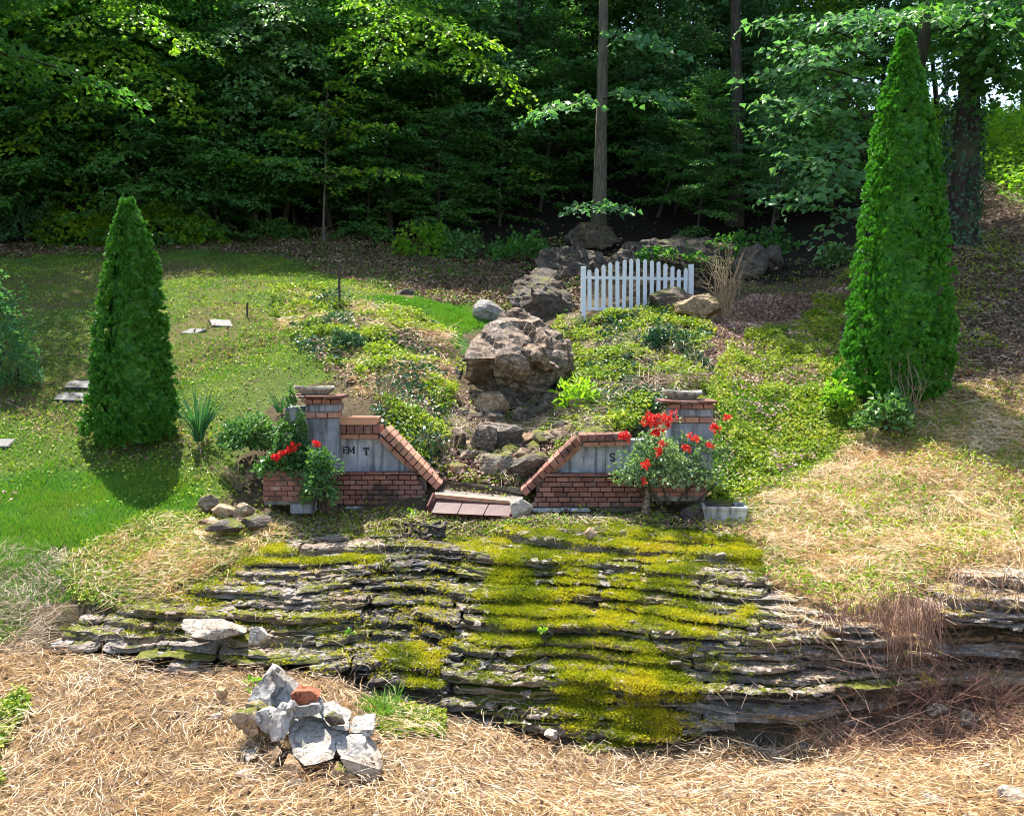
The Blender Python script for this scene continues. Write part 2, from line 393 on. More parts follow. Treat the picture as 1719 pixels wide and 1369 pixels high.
def rock(name, c1, c2, c3, moss=0.0, lam=14.0, mosscol=(.14,.15,.015), rough=.85, zs=1.0, pit=1.0, wet=False):
    m = M_(name); P = m.pos()
    big = m.noise(P, 1.7, 4); med = m.noise(P, 7, 9, .72, .6)
    lamn = m.noise(m.pos((1.5, 1.5, lam)), 2.6, 8, .7, .35) if lam else m.noise(P, 4, 8, .7, .8)
    fine = m.noise(P, 38, 6, .75)
    vo = m.n('ShaderNodeTexVoronoi', feature='DISTANCE_TO_EDGE'); vo.inputs['Scale'].default_value = 3.2
    wp = m.n('ShaderNodeVectorMath', operation='ADD'); nn = m.n('ShaderNodeTexNoise'); nn.inputs['Scale'].default_value = 5; nn.inputs['Detail'].default_value = 4
    m.l(P, nn.inputs['Vector']); sc = m.n('ShaderNodeVectorMath', operation='SCALE'); m.l(nn.outputs['Color'], sc.inputs[0]); sc.inputs['Scale'].default_value = .8
    m.l((m.pos((1, 1, 2.2 if lam else 1))), wp.inputs[0]); m.l(sc.outputs[0], wp.inputs[1]); m.l(wp.outputs[0], vo.inputs['Vector'])
    crack = m.ramp(vo.outputs['Distance'], [(0, (0,0,0)), (.02, (1,1,1))])
    h = m.math('ADD', m.math('MULTIPLY', lamn, .6), m.math('ADD', m.math('MULTIPLY', med, .6), m.math('MULTIPLY', fine, .35)))
    c = m.ramp(m.math('MULTIPLY', h, .64), [(.36, c1), (.49, c2), (.6, c3)])
    c = m.mix(m.ramp(big, [(.42, (0,0,0)), (.62, (.7,.7,.7))]), c, m.mix(1.0, c, (1.05, .8, .6), 'MULTIPLY'))
    c = m.mix(m.ramp(m.noise(P, 16, 5, .7), [(.56, (0,0,0)), (.66, (.6,.6,.6))]), c, tuple(min(1, q * 1.35) for q in c3))
    c = m.mix(m.math('MULTIPLY', m.math('SUBTRACT', 1.0, m.n('ShaderNodeSeparateColor').outputs[0] if False else crack), .5), c, tuple(q * .6 for q in c1))
    if moss:
        g = m.n('ShaderNodeNewGeometry'); sx = m.n('ShaderNodeSeparateXYZ'); m.l(g.outputs['Normal'], sx.inputs[0])
        f = m.math('ADD', m.math('MULTIPLY', sx.outputs[2], .35), m.noise(P, 2.3, 6, .7))
        k = m.ramp(f, [(.98 - moss * .4, (0,0,0)), (1.02 - moss * .4, (1,1,1))])
        mc = m.ramp(m.noise(P, 14, 4), [(.3, tuple(.45 * q for q in mosscol)), (.65, mosscol)])
        c = m.mix(k, c, mc)
    hh = m.math('ADD', h, m.math('MULTIPLY', crack, .35))
    if wet:      # the seep that runs down this stretch of the outcrop keeps the stone dark and glossy
        xs_ = m.n('ShaderNodeSeparateXYZ'); m.l(P, xs_.inputs[0])
        dd = m.math('ABSOLUTE', m.math('ADD', m.math('ADD', xs_.outputs[0], 1.08), m.math('MULTIPLY', m.math('SUBTRACT', m.noise(P, 1.6, 5, .65), .5), 1.5)))
        k = m.ramp(dd, [(.3, (1,1,1)), (.55, (0,0,0))])
        c = m.mix(k, c, m.mix(1.0, c, (.3,.3,.33), 'MULTIPLY')); rough = m.math('SUBTRACT', rough, m.math('MULTIPLY', k, .5))
    m.bsdf(c, rough, .3, hh, 1.0, .05 * pit); return m.m
MAT['rock'] = rock('ledge rock', (.07,.058,.05), (.22,.19,.165), (.46,.41,.36), .2, wet=True)
MAT['rockmoss'] = rock('mossy ledge rock', (.06,.052,.036), (.2,.17,.13), (.42,.37,.29), .66, mosscol=(.15,.16,.012), wet=True)
MAT['wetrock'] = rock('wet ledge rock', (.018,.017,.018), (.06,.057,.06), (.2,.195,.2), .3, rough=.3)
MAT['boulder'] = rock('boulder rock', (.035,.024,.018), (.14,.105,.08), (.44,.37,.29), .05, lam=5)
MAT['greystone'] = rock('grey limestone', (.12,.115,.11), (.28,.27,.255), (.48,.46,.43), 0, lam=0)
MAT['palestone'] = rock('pale limestone', (.15,.14,.125), (.35,.335,.31), (.58,.56,.53), 0, lam=0)
MAT['tanstone'] = rock('tan stone', (.12,.08,.045), (.3,.22,.14), (.5,.4,.28), .35, lam=3)
MAT['redstone'] = rock('red brick rubble', (.16,.05,.025), (.3,.09,.04), (.42,.16,.09), 0, lam=0)
MAT['darkrock'] = rock('shaded woodland rock', (.025,.02,.017), (.08,.066,.054), (.19,.16,.13), .35, lam=4)  # dark stone tone, lowered also to imitate deep shade behind the gate
MAT['soil'] = rock('soil bank', (.07,.045,.025), (.19,.13,.075), (.32,.24,.15), .05, lam=6)
def brickmat(name, cols, dark=.35):
    m = M_(name); P = m.pos(); oi = m.n('ShaderNodeObjectInfo')
    c = m.ramp(oi.outputs['Random'], spread(*cols))
    n = m.noise(P, 22, 6, .65); d = m.noise(P, 3.2, 5, .65)
    c = m.mix(m.ramp(n, [(.35, (0,0,0)), (.7, (.5,.5,.5))]), c, m.mix(1.0, c, (.55,.5,.5), 'MULTIPLY'))
    c = m.mix(m.ramp(d, [(.5, (0,0,0)), (.66, (dark,)*3)]), c, (.035,.03,.028))
    c = m.mix(m.ramp(m.noise(P, 6.5, 6, .7), [(.58, (0,0,0)), (.68, (.45,.45,.45))]), c, (.4,.36,.33))
    m.bsdf(c, .85, .2, n, .6, .006); return m.m
MAT['brick'] = brickmat('red brick', [(.2,.085,.062),(.27,.125,.09),(.34,.17,.125),(.22,.11,.09)], .8)
MAT['brickorange'] = brickmat('orange brick', [(.4,.19,.12),(.48,.25,.165),(.44,.23,.16),(.34,.17,.13)], .4)
MAT['brickdark'] = brickmat('dark weathered brick', [(.13,.07,.055),(.2,.09,.07),(.24,.12,.09),(.17,.1,.085)], .6)
def plaster(name, c1, c2, c3, moss=(.12,.12,.05)):
    m = M_(name); P = m.pos()
    st = m.noise(m.pos((11, 11, .9)), 1.5, 5, .6); b = m.noise(P, 4, 7, .65)
    c = m.ramp(b, [(.3, c1), (.55, c2), (.7, c3)])
    c = m.mix(m.ramp(st, [(.48, (0,0,0)), (.64, (.75,.75,.75))]), c, (.07,.065,.06))
    m.bsdf(c, .85, .2, m.noise(P, 40, 5), .4, .006); return m.m
MAT['panel'] = plaster('weathered concrete panel', (.2,.21,.23), (.36,.37,.39), (.52,.53,.54))
MAT['block'] = plaster('grey concrete block', (.16,.17,.19), (.27,.28,.31), (.38,.39,.42))
MAT['mortar'] = plaster('mortar', (.1,.08,.07), (.2,.17,.15), (.33,.3,.28))
MAT['footing'] = plaster('whitewashed footing', (.3,.3,.31), (.55,.55,.56), (.7,.7,.7))
MAT['stonecap'] = plaster('weathered stone dish', (.2,.18,.14), (.36,.33,.26), (.5,.46,.38))
MAT['paleconc'] = plaster('pale cast concrete', (.25,.25,.24), (.42,.42,.4), (.55,.54,.52))
def plain(name, col, rough=.6, spec=.4, var=.2):
    m = M_(name); n = m.noise(m.pos(), 18, 5)
    c = m.mix(n, tuple(k * (1 - var) for k in col), tuple(min(1, k * (1 + var)) for k in col))
    m.bsdf(c, rough, spec, n, .2, .004); return m.m
MAT['letter'] = plain('black lettering', (.015,.015,.017), .6)
MAT['tile'] = plain('glazed terracotta tile', (.075,.022,.02), .45, .3, .5)
MAT['trough'] = plain('terracotta trough', (.5,.27,.17), .8, .2)
MAT['white'] = plain('white paint', (.7,.72,.76), .5, .4, .14)
MAT['marker'] = plain('grey grave marker', (.06,.058,.062), .6, .3, .35)
MAT['metal'] = plain('rusty dark metal', (.06,.035,.03), .7, .4, .3)
MAT['pipe'] = plain('black drain pipe', (.02,.02,.022), .85, .1, .2)
# ================================================================== GROUND
EXT = lambda pts, lo: pts + lo
STRAW_LOW = np.vstack([poly_xy([(-500,1050),(0,1064),(300,1122),(560,1130),(640,1178),(760,1204),(900,1252),(1300,1260),(1440,1226),(1719,1176),(2200,1176)]), [(14,6),(9,2),(-9,2),(-12,6)]])
STRAW_R = poly_xy([(1235,905),(1250,860),(1330,815),(1430,770),(1560,700),(1640,660),(1719,655),(1850,700),(1850,940),(1719,950),(1612,955),(1550,1022),(1440,1030),(1370,1022),(1290,970)])
STRAW_BANK = poly_xy([(1150,905),(1160,860),(1240,835),(1340,800),(1500,690),(1719,640),(1900,650),(1900,945),(1719,950),(1610,960),(1540,1010),(1440,1025),(1370,1018),(1290,962)])
LAWN = poly_xy([(-700,430),(0,425),(120,415),(480,432),(600,470),(840,512),(850,545),(760,560),(740,590),(640,610),(520,650),(440,700),(400,760),(400,830),(330,855),(230,900),(60,930),(-700,1000)])
LUSH1 = poly_xy([(-100,800),(80,780),(250,775),(350,800),(330,850),(240,885),(150,895),(0,940),(-100,950)])
LUSH2 = poly_xy([(600,500),(720,510),(838,530),(842,552),(790,562),(770,600),(750,560),(700,535)])
LAWNGREEN = poly_xy([(-200,450),(160,450),(180,520),(60,560),(-200,560)])
COVER_MID = poly_xy([(470,490),(560,505),(700,530),(750,560),(760,640),(740,720),(745,800),(700,770),(640,700),(600,650),(540,600),(480,560)])
COVER_R = poly_xy([(960,700),(930,600),(940,560),(1000,545),(1170,510),(1200,560),(1180,640),(1110,680),(1060,740),(960,740)])
COVER_R2 = poly_xy([(1180,640),(1250,560),(1330,540),(1460,440),(1400,640),(1420,700),(1340,790),(1240,860),(1190,830),(1200,700)])
COVER_R3 = poly_xy([(1600,400),(1719,380),(1719,480),(1600,500)])
COVER_HILL = np.array([(13,23.5),(17,21.5),(28,24),(30,44),(16,44),(14,34)],float)
GREENBANK = poly_xy([(1230,640),(1330,600),(1410,610),(1450,680),(1440,760),(1350,790),(1260,850),(1195,820),(1210,700)])
LITTER_BACK = poly_xy([(380,380),(1000,400),(960,520),(840,530),(700,500),(600,470),(460,430),(300,420),(-600,415),(-600,380)])
LITTER_R = poly_xy([(1170,640),(1190,540),(1260,500),(1420,480),(1440,560),(1380,640),(1300,660),(1230,640)])
LITTER_R2 = np.vstack([poly_xy([(1719,690),(1590,660),(1590,330)]),[(15,27),(22,27),(22,14)]])
MOSS_TOP = poly_xy([(760,890),(800,880),(900,870),(1000,872),(1180,880),(1280,905),(1320,950),(1300,1020),(1180,1050),(1190,1120),(1100,1180),(1180,1230),(980,1235),(850,1190),(800,1130),(820,1060),(790,1050),(800,980),(780,920)])
YELLOW_L = poly_xy([(160,905),(270,860),(380,880),(480,890),(470,950),(440,1000),(330,1020),(200,1020),(120,1000),(90,950)])
EDGE_L = poly_xy([(-150,900),(60,920),(160,940),(110,1000),(60,1075),(-150,1070)])
SHELF = poly_xy([(400,870),(520,850),(600,862),(720,862),(860,872),(1100,862),(1180,885),(900,892),(640,900),(480,905)])
CHANNEL = poly_xy([(745,810),(720,740),(760,670),(850,660),(960,680),(1020,720),(960,750),(880,822)])
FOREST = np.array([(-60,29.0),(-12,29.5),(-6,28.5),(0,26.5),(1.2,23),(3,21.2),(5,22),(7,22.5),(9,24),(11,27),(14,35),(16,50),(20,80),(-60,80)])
def build_ground():
    nu, nv = 350, 370
    u = np.linspace(-1, 1, nu); yy = np.concatenate([np.linspace(-2, 6.5, 20, endpoint=False), 6.5 * (85/6.5) ** (np.linspace(0, 1, nv - 20))])
    U, Y = np.meshgrid(u, yy)
    X = U * (7 + np.maximum(Y, 0) * .8)
    x, y = X.ravel(), Y.ravel(); z = T(x, y)
    i = (np.arange(nv - 1)[:, None] * nu + np.arange(nu - 1)[None]).ravel()
    f = np.stack([i, i + 1, i + nu + 1, i + nu], 1)
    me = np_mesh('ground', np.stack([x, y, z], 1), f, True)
    col = np.tile(np.array([(.11, .085, .05)]), (len(x), 1))
    def paint(poly, c, k=.9, wob=.35, seed=1):
        m = inside(x, y, poly, wob, seed)[:, None] * k; col[:] = col * (1 - m) + np.array(c) * m
    paint(LITTER_BACK, (.12,.09,.06)); paint(LAWN, (.1,.15,.03)); paint(LUSH1, (.05,.12,.02)); paint(LUSH2, (.04,.13,.02)); paint(LAWNGREEN, (.08,.15,.03))
    n = fbm(x * .35, y * .35, seed=44, octv=4); k = np.clip((n - .12) * 5, 0, .8)[:, None] * inside(x, y, LAWN)[:, None]
    col[:] = col * (1 - k) + np.array((.17,.12,.06)) * k
    paint(COVER_MID, (.13,.13,.05)); paint(COVER_R, (.14,.13,.05)); paint(COVER_R2, (.17,.15,.05)); paint(GREENBANK, (.09,.12,.03)); paint(LITTER_R, (.28,.17,.13)); paint(LITTER_R2, (.13,.09,.065))
    paint(COVER_HILL, (.1,.18,.03)); paint(STRAW_R, (.3,.19,.09)); paint(STRAW_LOW, (.28,.18,.09)); paint(CHANNEL, (.13,.09,.05)); paint(FOREST, (.02,.016,.012), .95, .8)  # wood floor painted near black to stand in for deep shade
    paint(EDGE_L, (.16,.13,.07)); paint(SHELF, (.14,.13,.06)); paint(LEDGE, (.08,.07,.05), .8, .1); paint(YELLOW_L, (.2,.17,.05), .7)
    col *= (1 + .3 * fbm(x * 3, y * 3, seed=9))[:, None]
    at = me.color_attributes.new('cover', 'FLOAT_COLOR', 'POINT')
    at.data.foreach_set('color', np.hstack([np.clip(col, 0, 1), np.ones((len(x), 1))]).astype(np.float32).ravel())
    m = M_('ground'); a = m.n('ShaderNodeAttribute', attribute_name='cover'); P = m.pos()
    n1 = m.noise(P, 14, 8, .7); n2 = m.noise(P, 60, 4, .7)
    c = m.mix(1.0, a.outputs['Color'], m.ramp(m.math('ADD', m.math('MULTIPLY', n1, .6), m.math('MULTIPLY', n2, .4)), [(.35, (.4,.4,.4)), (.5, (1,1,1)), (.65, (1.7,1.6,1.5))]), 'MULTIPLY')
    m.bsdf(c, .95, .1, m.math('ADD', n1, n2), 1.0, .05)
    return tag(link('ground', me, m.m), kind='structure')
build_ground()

# ------------------------------------------------------------------ bedded rock ledge
def build_ledge():
    root = empty('rock_ledge', W(860, 1250, 8.8), 'long mossy outcrop of thin rock beds stepping down from walls to straw', 'rock ledge')
    inv = -root.location
    xs = np.arange(-6.2, 9.0, .022); ys = np.arange(7.9, 13.2, .025)
    Xg, Yg = np.meshgrid(xs, ys, indexing='ij')
    Zg = T0(Xg.ravel(), Yg.ravel()).reshape(Xg.shape) + .1 * fbm(Xg * .8, Yg * .8, seed=31)
    z0 = -.4; k = 0; R = random.Random(5); made = []
    while z0 < 1.75:
        t = R.choice([.03, .04, .055, .07, .09, .13]); bedz = z0 - .032 * (xs + 1) + .035 * np.sin(xs * .8 + k * .25) + .01 * fbm(xs, xs * 0, seed=60 + k)
        mid = bedz + t * .5
        ok = Zg > mid[:, None]; j = np.argmax(ok, 1); yf = ys[np.clip(j, 0, len(ys) - 1)]
        yf = np.convolve(np.pad(yf, 6, 'edge'), np.ones(13) / 13, 'valid')
        valid = ok.any(1) & (j > 0) & inside(xs, yf + .02, LEDGE)
        soil = (xs > 4.25)
        yf = yf + .16 * fbm(xs * .9, xs * 0 + k * 3.1, seed=70 + k, octv=3) + .035 * fbm(xs * 4, xs * 0 + k, seed=90 + k, octv=3) - R.choice([0, .0, .03, .06, .14]) + .16 * np.exp(-((xs + 1.15) / .4) ** 2)
        zt = bedz + t
        # split in slabs
        cuts = [-1.65 + R.uniform(-.15, .15), -.62 + R.uniform(-.2, .2)]; x = xs[0] + R.uniform(0, 1)
        while x < xs[-1]: cuts.append(x); x += R.choice([.6,1.1,1.6,2.4,3.4]) * R.uniform(.8,1.3)
        cuts.sort(); lab = np.searchsorted(cuts, xs)
        for s in np.unique(lab):
            idx = np.where((lab == s) & valid)[0]
            if len(idx) < 10: continue
            for run in np.split(idx, np.where(np.diff(idx) > 1)[0] + 1):
                if len(run) < 10: continue
                xr = xs[run].copy(); n = len(run)
                xr[0] += .006; xr[-1] -= .006
                dip = R.uniform(-.012, .012); sh = R.uniform(-.05, .05) if R.random() < .8 else R.uniform(-.18, .0)
                issoil = xr.mean() > 4.3
                top_soil = issoil and z0 > 1.05
                if issoil and not top_soil: sh = .07
                if top_soil: sh = -.24
                yb = yf[run] + sh
                e = np.minimum(xr - xr[0], xr[-1] - xr) ; yb = yb + .05 * np.exp(-e / .02)
                nf = 7 if t < .1 else 11
                fz = np.linspace(.06, .94, nf); fd = [R.uniform(0, .01 + .1 * t) for _ in fz]; fd[-1] = R.uniform(0, .02)
                prof = [(.5, .02), (.22, .0), (.05, .02)] + [(fd[q], fz[q]) for q in range(nf)] + [(.04, .84), (.1, .93), (.19, 1.0), (.32, 1.05), (.5, 1.08), (1.05, 1.05)]
                V = []
                for a, (dy, dz) in enumerate(prof):
                    px_ = xr; py_ = yb + dy; pz_ = bedz[run] + dz * t + dip
                    core = 0 < a < len(prof) - 1; face = 2 < a < 3 + nf
                    nn = fbm(px_ * 5, py_ * 5, pz_ * 26 + k, seed=7, octv=4, gain=.6)
                    lam = fbm(px_ * 1.6, px_ * 0 + k, pz_ * 34, seed=6, octv=3, gain=.7)
                    chip = np.floor(fbm(px_ * 2.6, px_ * 0 + k * 1.7, px_ * 0 + a // 4, seed=5, octv=2) * 4) / 4
                    n2 = fbm(px_ * 19, py_ * 14, pz_ * 45, seed=8, octv=2)
                    py2 = py_ + (nn * .035 + n2 * .012 + (lam * .045 + chip * .07 if face else chip * .06)) * (1 if core else .3)
                    pz2 = pz_ + ((n2 * .014 + nn * .02) * (1 if not face else .35) + .03 * fbm(px_ * 1.3, py_ * 2.5, seed=33 + k)) * (1 if core else .4)
                    V.append(np.stack([px_, py2, pz2], 1))
                V = np.stack(V, 1)                     # n, prof, 3
                m_ = len(prof); b = np.arange(n - 1)[:, None] * m_ + np.arange(m_ - 1)[None]; b = b.ravel()
                f = np.stack([b, b + m_, b + m_ + 1, b + 1], 1)
                caps = np.array([[q for q in range(m_)][::1], [(n - 1) * m_ + q for q in range(m_)][::-1]])
                me = np_mesh('rock_slab', V.reshape(-1, 3) + np.array(inv), [f, caps], True)
                cx = xr.mean(); cpx = 859.5 + cx / yb.mean() * F
                if issoil: mt = MAT['soil'] if not top_soil else MAT['rock']
                elif 590 < cpx < 775: mt = MAT['wetrock']; 
                elif 775 <= cpx < 1250: mt = MAT['rockmoss']
                elif cpx <= 590: mt = MAT['rockmoss'] if R.random() < .35 else MAT['rock']
                else: mt = MAT['rock']
                link('rock_slab', me, mt, root); made.append((k, xr, yb, zt[run]))
        z0 += t * R.uniform(.93, 1.0); k += 1
    return made
SLABS = build_ledge()

# ------------------------------------------------------------------ free rocks
def ico(sub):
    bm = bmesh.new(); bmesh.ops.create_icosphere(bm, subdivisions=sub, radius=1); bm.verts.ensure_lookup_table()
    v = np.array([tuple(a.co) for a in bm.verts]); f = np.array([[a.index for a in q.verts] for q in bm.faces]); bm.free(); return v, f
ICO = {s: ico(s) for s in (3, 4, 5, 6)}
def rock_mesh(name, seed, dims, sub=4, planes=12, rough=.05, strat=0.0, flat=.3):
    r = np.random.default_rng(seed); v, f = ICO[sub]
    n = unit(r.normal(size=(planes + 3, 3))); n = np.vstack([n, [(r.normal()*.3,r.normal()*.3,1),(0,0,-1)], unit(np.array([(1,.1,.5),(-1,0,.4),(.1,-1,.5),(.1,1,0)]) + r.normal(size=(4,3)) * .35)]); n = unit(n)
    h = r.uniform(.62, 1.0, len(n))
    c = v @ n.T; rad = np.min(np.where(c > .05, h / np.maximum(c, .05), 9), 1); rad = np.minimum(rad, 1.35)
    p = v * rad[:, None]
    o = seed * 3.7
    d = fbm(p[:, 0] * 2 + o, p[:, 1] * 2, p[:, 2] * 2, seed=seed, octv=5, gain=.55)
    p = p * (1 + d[:, None] * rough * 2)
    if strat:
        s = fbm(p[:, 0] * 1.2 + o, p[:, 1] * 1.2, p[:, 2] * 7, seed=seed + 3, octv=4, gain=.6)
        k = unit(p * np.array((1, 1, .1))); p = p + k * (s * strat)[:, None]
        q = fbm(p[:, 0] * 6 + o, p[:, 1] * 6, p[:, 2] * 9, seed=seed + 9, octv=3, gain=.6)
        p = p + unit(p) * (np.minimum(q, .1) * strat * .9)[:, None]
    ext = (p.max(0) - p.min(0)); p = (p - (p.max(0) + p.min(0)) / 2) / ext * np.array(dims)
    return np_mesh(name, p, f, smooth=False)
def rock_at(name, px, py, Y, wpx, hpx, dm, mat, seed, label, cat='rock', group=None, sub=4, rot=(0, 0, 0), sink=.1, rough=.05, strat=0, flat=.3, grounded=True):
    """rock whose picture box is wpx by hpx, foot at (px, py)"""
    s = Y / F; wm, hm = wpx * s, hpx * s
    me = rock_mesh(name, seed, (wm, dm if dm else wm * .8, hm * (1 + sink)), sub, rough=rough, strat=strat, flat=flat)
    o = link(name, me, mat); p = W(px, py - hpx / 2, Y)
    o.location = (p.x, Y, p.z - hm * sink / 2); o.rotation_euler = rot
    return tag(o, label, cat, group)
def outline_rock(name, pts, d, mat, seed, label, cat='stone', group=None, lean=0.0, cuts=5, amp=.03, strat=0.0, shrink=.82, Y0=None, up=0.0, facet=.03):
    """a solid from photo corners: each (px, py, Y) in front, and its own back face d behind; hull, refined and roughened"""
    r = np.random.default_rng(seed)
    if len(pts[0]) == 2:
        yb = max(p[1] for p in pts); pts = [(x, y, Y0 + (yb - y) / F * Y0 * lean) for x, y in pts]
    fr = np.array([W(*p) for p in pts]); c = fr.mean(0)
    bk = c + (fr - c) * np.array((shrink, shrink, shrink)) + np.array((0, d, up)) + r.normal(size=fr.shape) * d * .06
    allp = np.vstack([fr, bk]); o0 = Vector(allp.mean(0)); bm = bmesh.new()
    for p in allp: bm.verts.new(Vector(p) - o0)
    bmesh.ops.convex_hull(bm, input=list(bm.verts)); 
    for v in [v for v in bm.verts if not v.link_faces]: bm.verts.remove(v)
    size = np.linalg.norm(np.ptp(allp, axis=0)); tgt = size / (16 if cuts < 6 else 46)
    for _ in range(8):
        es = [e for e in bm.edges if e.calc_length() > tgt * 1.5]
        if not es: break
        bmesh.ops.subdivide_edges(bm, edges=es, cuts=1, use_grid_fill=False); bmesh.ops.triangulate(bm, faces=[f for f in bm.faces if len(f.verts) > 3])
    bmesh.ops.smooth_vert(bm, verts=list(bm.verts), factor=.15, use_axis_x=True, use_axis_y=True, use_axis_z=True)
    bm.normal_update(); P = np.array([tuple(v.co) for v in bm.verts]); N = np.array([tuple(v.normal) for v in bm.verts]); k = 1 / max(size, .2)
    o = seed * 1.37
    dsp = amp * size * (1.3 * fbm(P[:, 0] * 3 * k + o, P[:, 1] * 3 * k, P[:, 2] * 3 * k, seed=seed, octv=3) + .5 * np.round(2.5 * fbm(P[:, 0] * 5 * k + o, P[:, 1] * 5 * k, P[:, 2] * 6 * k, seed=seed + 1, octv=3)) / 2.5 + .25 * fbm(P[:, 0] * 22 * k, P[:, 1] * 22 * k, P[:, 2] * 26 * k, seed=seed + 2, octv=3))
    if strat:
        s1 = fbm(P[:, 0] * 1.1 + o, P[:, 1] * 1.1, P[:, 2] * 7 + P[:, 0] * 1.5, seed=seed + 5, octv=4, gain=.6); s2 = fbm(P[:, 0] * 3 + o, P[:, 1] * 3, P[:, 2] * 3, seed=seed + 6, octv=4, gain=.6)
        dsp = dsp + strat * (s1 + np.minimum(0, np.round(s2 * 4) / 4 + .1) * 1.4)
    K = 46 if cuts > 5 else 16
    sd = (r.random((K, 3)) - .5) * np.ptp(P, axis=0); g = r.normal(size=(K, 3)); ck = r.uniform(-1, 1, K)
    q = P + .05 * size * np.stack([fbm(P[:, 0] * 6 * k, P[:, 1] * 6 * k, P[:, 2] * 6 * k, seed=seed + 11 + a, octv=2) for a in range(3)], 1)
    j = np.argmin(((q[:, None] - sd[None]) ** 2).sum(-1), 1); cell = size / K ** .5
    dsp = dsp + facet * size * (ck[j] * .5 + ((P - sd[j]) * g[j]).sum(1) / cell * .55)
    P = P + N * dsp[:, None]
    for v, p in zip(bm.verts, P): v.co = p
    me = bpy.data.meshes.new(name); bm.to_mesh(me); bm.free(); ob = link(name, me, mat); ob.location = o0
    return tag(ob, label, cat, group)
outline_rock('boulder', [(868,527,16.4),(905,533,16.3),(932,556,15.9),(952,576,15.9),(957,604,15.6),(952,628,15.6),(925,640,15.4),(900,672,15.6),(850,668,15.7),(800,655,15.8),(785,632,15.5),(789,603,15.1),(835,600,14.85),(880,618,14.9),(905,600,15.0),(830,545,16.0),(806,574,15.7),(860,560,15.5),(920,575,15.3)],
             1.3, MAT['boulder'], 21, 'big angular weathered boulder with pale top ledges standing above the spillway', 'boulder', cuts=8, amp=.012, strat=.1, facet=.05)
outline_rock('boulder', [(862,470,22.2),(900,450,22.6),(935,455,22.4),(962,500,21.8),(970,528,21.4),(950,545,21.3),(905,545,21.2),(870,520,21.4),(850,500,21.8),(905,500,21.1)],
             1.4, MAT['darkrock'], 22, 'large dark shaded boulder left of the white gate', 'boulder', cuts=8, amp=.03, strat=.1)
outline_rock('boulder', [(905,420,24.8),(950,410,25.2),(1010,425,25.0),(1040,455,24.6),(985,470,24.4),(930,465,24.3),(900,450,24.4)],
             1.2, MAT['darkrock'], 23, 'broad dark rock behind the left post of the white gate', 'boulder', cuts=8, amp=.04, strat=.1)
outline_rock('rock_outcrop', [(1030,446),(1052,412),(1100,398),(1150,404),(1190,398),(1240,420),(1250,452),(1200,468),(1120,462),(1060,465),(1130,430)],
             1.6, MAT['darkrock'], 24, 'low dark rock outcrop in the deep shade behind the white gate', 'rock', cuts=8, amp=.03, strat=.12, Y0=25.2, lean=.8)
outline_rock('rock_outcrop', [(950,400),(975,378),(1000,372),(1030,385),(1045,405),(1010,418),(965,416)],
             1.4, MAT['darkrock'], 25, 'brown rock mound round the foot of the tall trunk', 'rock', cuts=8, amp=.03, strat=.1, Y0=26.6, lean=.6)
B = [  # px, foot py, Y, w, h, material, label
 (823,545,20.6,62,42,'greystone','pale low rock at the right end of the grass strip'),
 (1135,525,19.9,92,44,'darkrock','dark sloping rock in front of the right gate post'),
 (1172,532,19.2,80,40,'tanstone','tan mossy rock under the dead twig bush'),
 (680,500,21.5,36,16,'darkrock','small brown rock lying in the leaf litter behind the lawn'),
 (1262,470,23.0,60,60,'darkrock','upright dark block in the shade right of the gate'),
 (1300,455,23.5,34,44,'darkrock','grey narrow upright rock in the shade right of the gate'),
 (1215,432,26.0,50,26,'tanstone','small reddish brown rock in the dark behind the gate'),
 (785,700,15.3,60,32,'tanstone','orange tan rock at the lower left foot of the big boulder'),
 (825,697,15.0,64,40,'tanstone','mossy tan rock directly below the big boulder'),
 (862,688,15.3,70,44,'darkrock','grey brown rock wedged under the big boulder'),
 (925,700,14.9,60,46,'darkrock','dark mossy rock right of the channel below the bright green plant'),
 (973,700,14.6,42,34,'tanstone','tan rock beside the bright green plant'),
 (812,755,13.7,46,44,'boulder','brown upright rock in the left of the rocky channel'),
 (852,748,13.9,56,36,'darkrock','dark round rock with a pale rim in the middle of the channel'),
 (840,728,14.3,80,20,'boulder','flat brown slab above the dark round rock in the channel'),
 (835,806,12.95,66,48,'rockmoss','mossy golden rock just above the spillway'),
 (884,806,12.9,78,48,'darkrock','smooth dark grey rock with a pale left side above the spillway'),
 (990,745,13.6,70,30,'rockmoss','mossy rock behind the right wall coping'),
 (925,745,13.9,50,26,'tanstone','low tan rock among moss in the channel'),
 (765,745,13.9,46,28,'boulder','brown rock among twigs on the left of the channel'),
 (760,690,15.5,36,26,'tanstone','small orange rock left of the boulder foot'),
 (1010,700,14.8,38,20,'tanstone','small tan rock under the ground cover right of the channel'),
 (875,868,11.95,40,32,'palestone','pale rough rock at the right end of the tiled spillway'),
]
for i, (px, py, Y, w_, h_, m_, lab) in enumerate(B):
    rock_at('rock', px, py, Y, w_, h_, None, MAT[m_], 100 + i, lab, 'rock', sub=5 if w_ > 60 else 4, rough=.07, strat=.05)
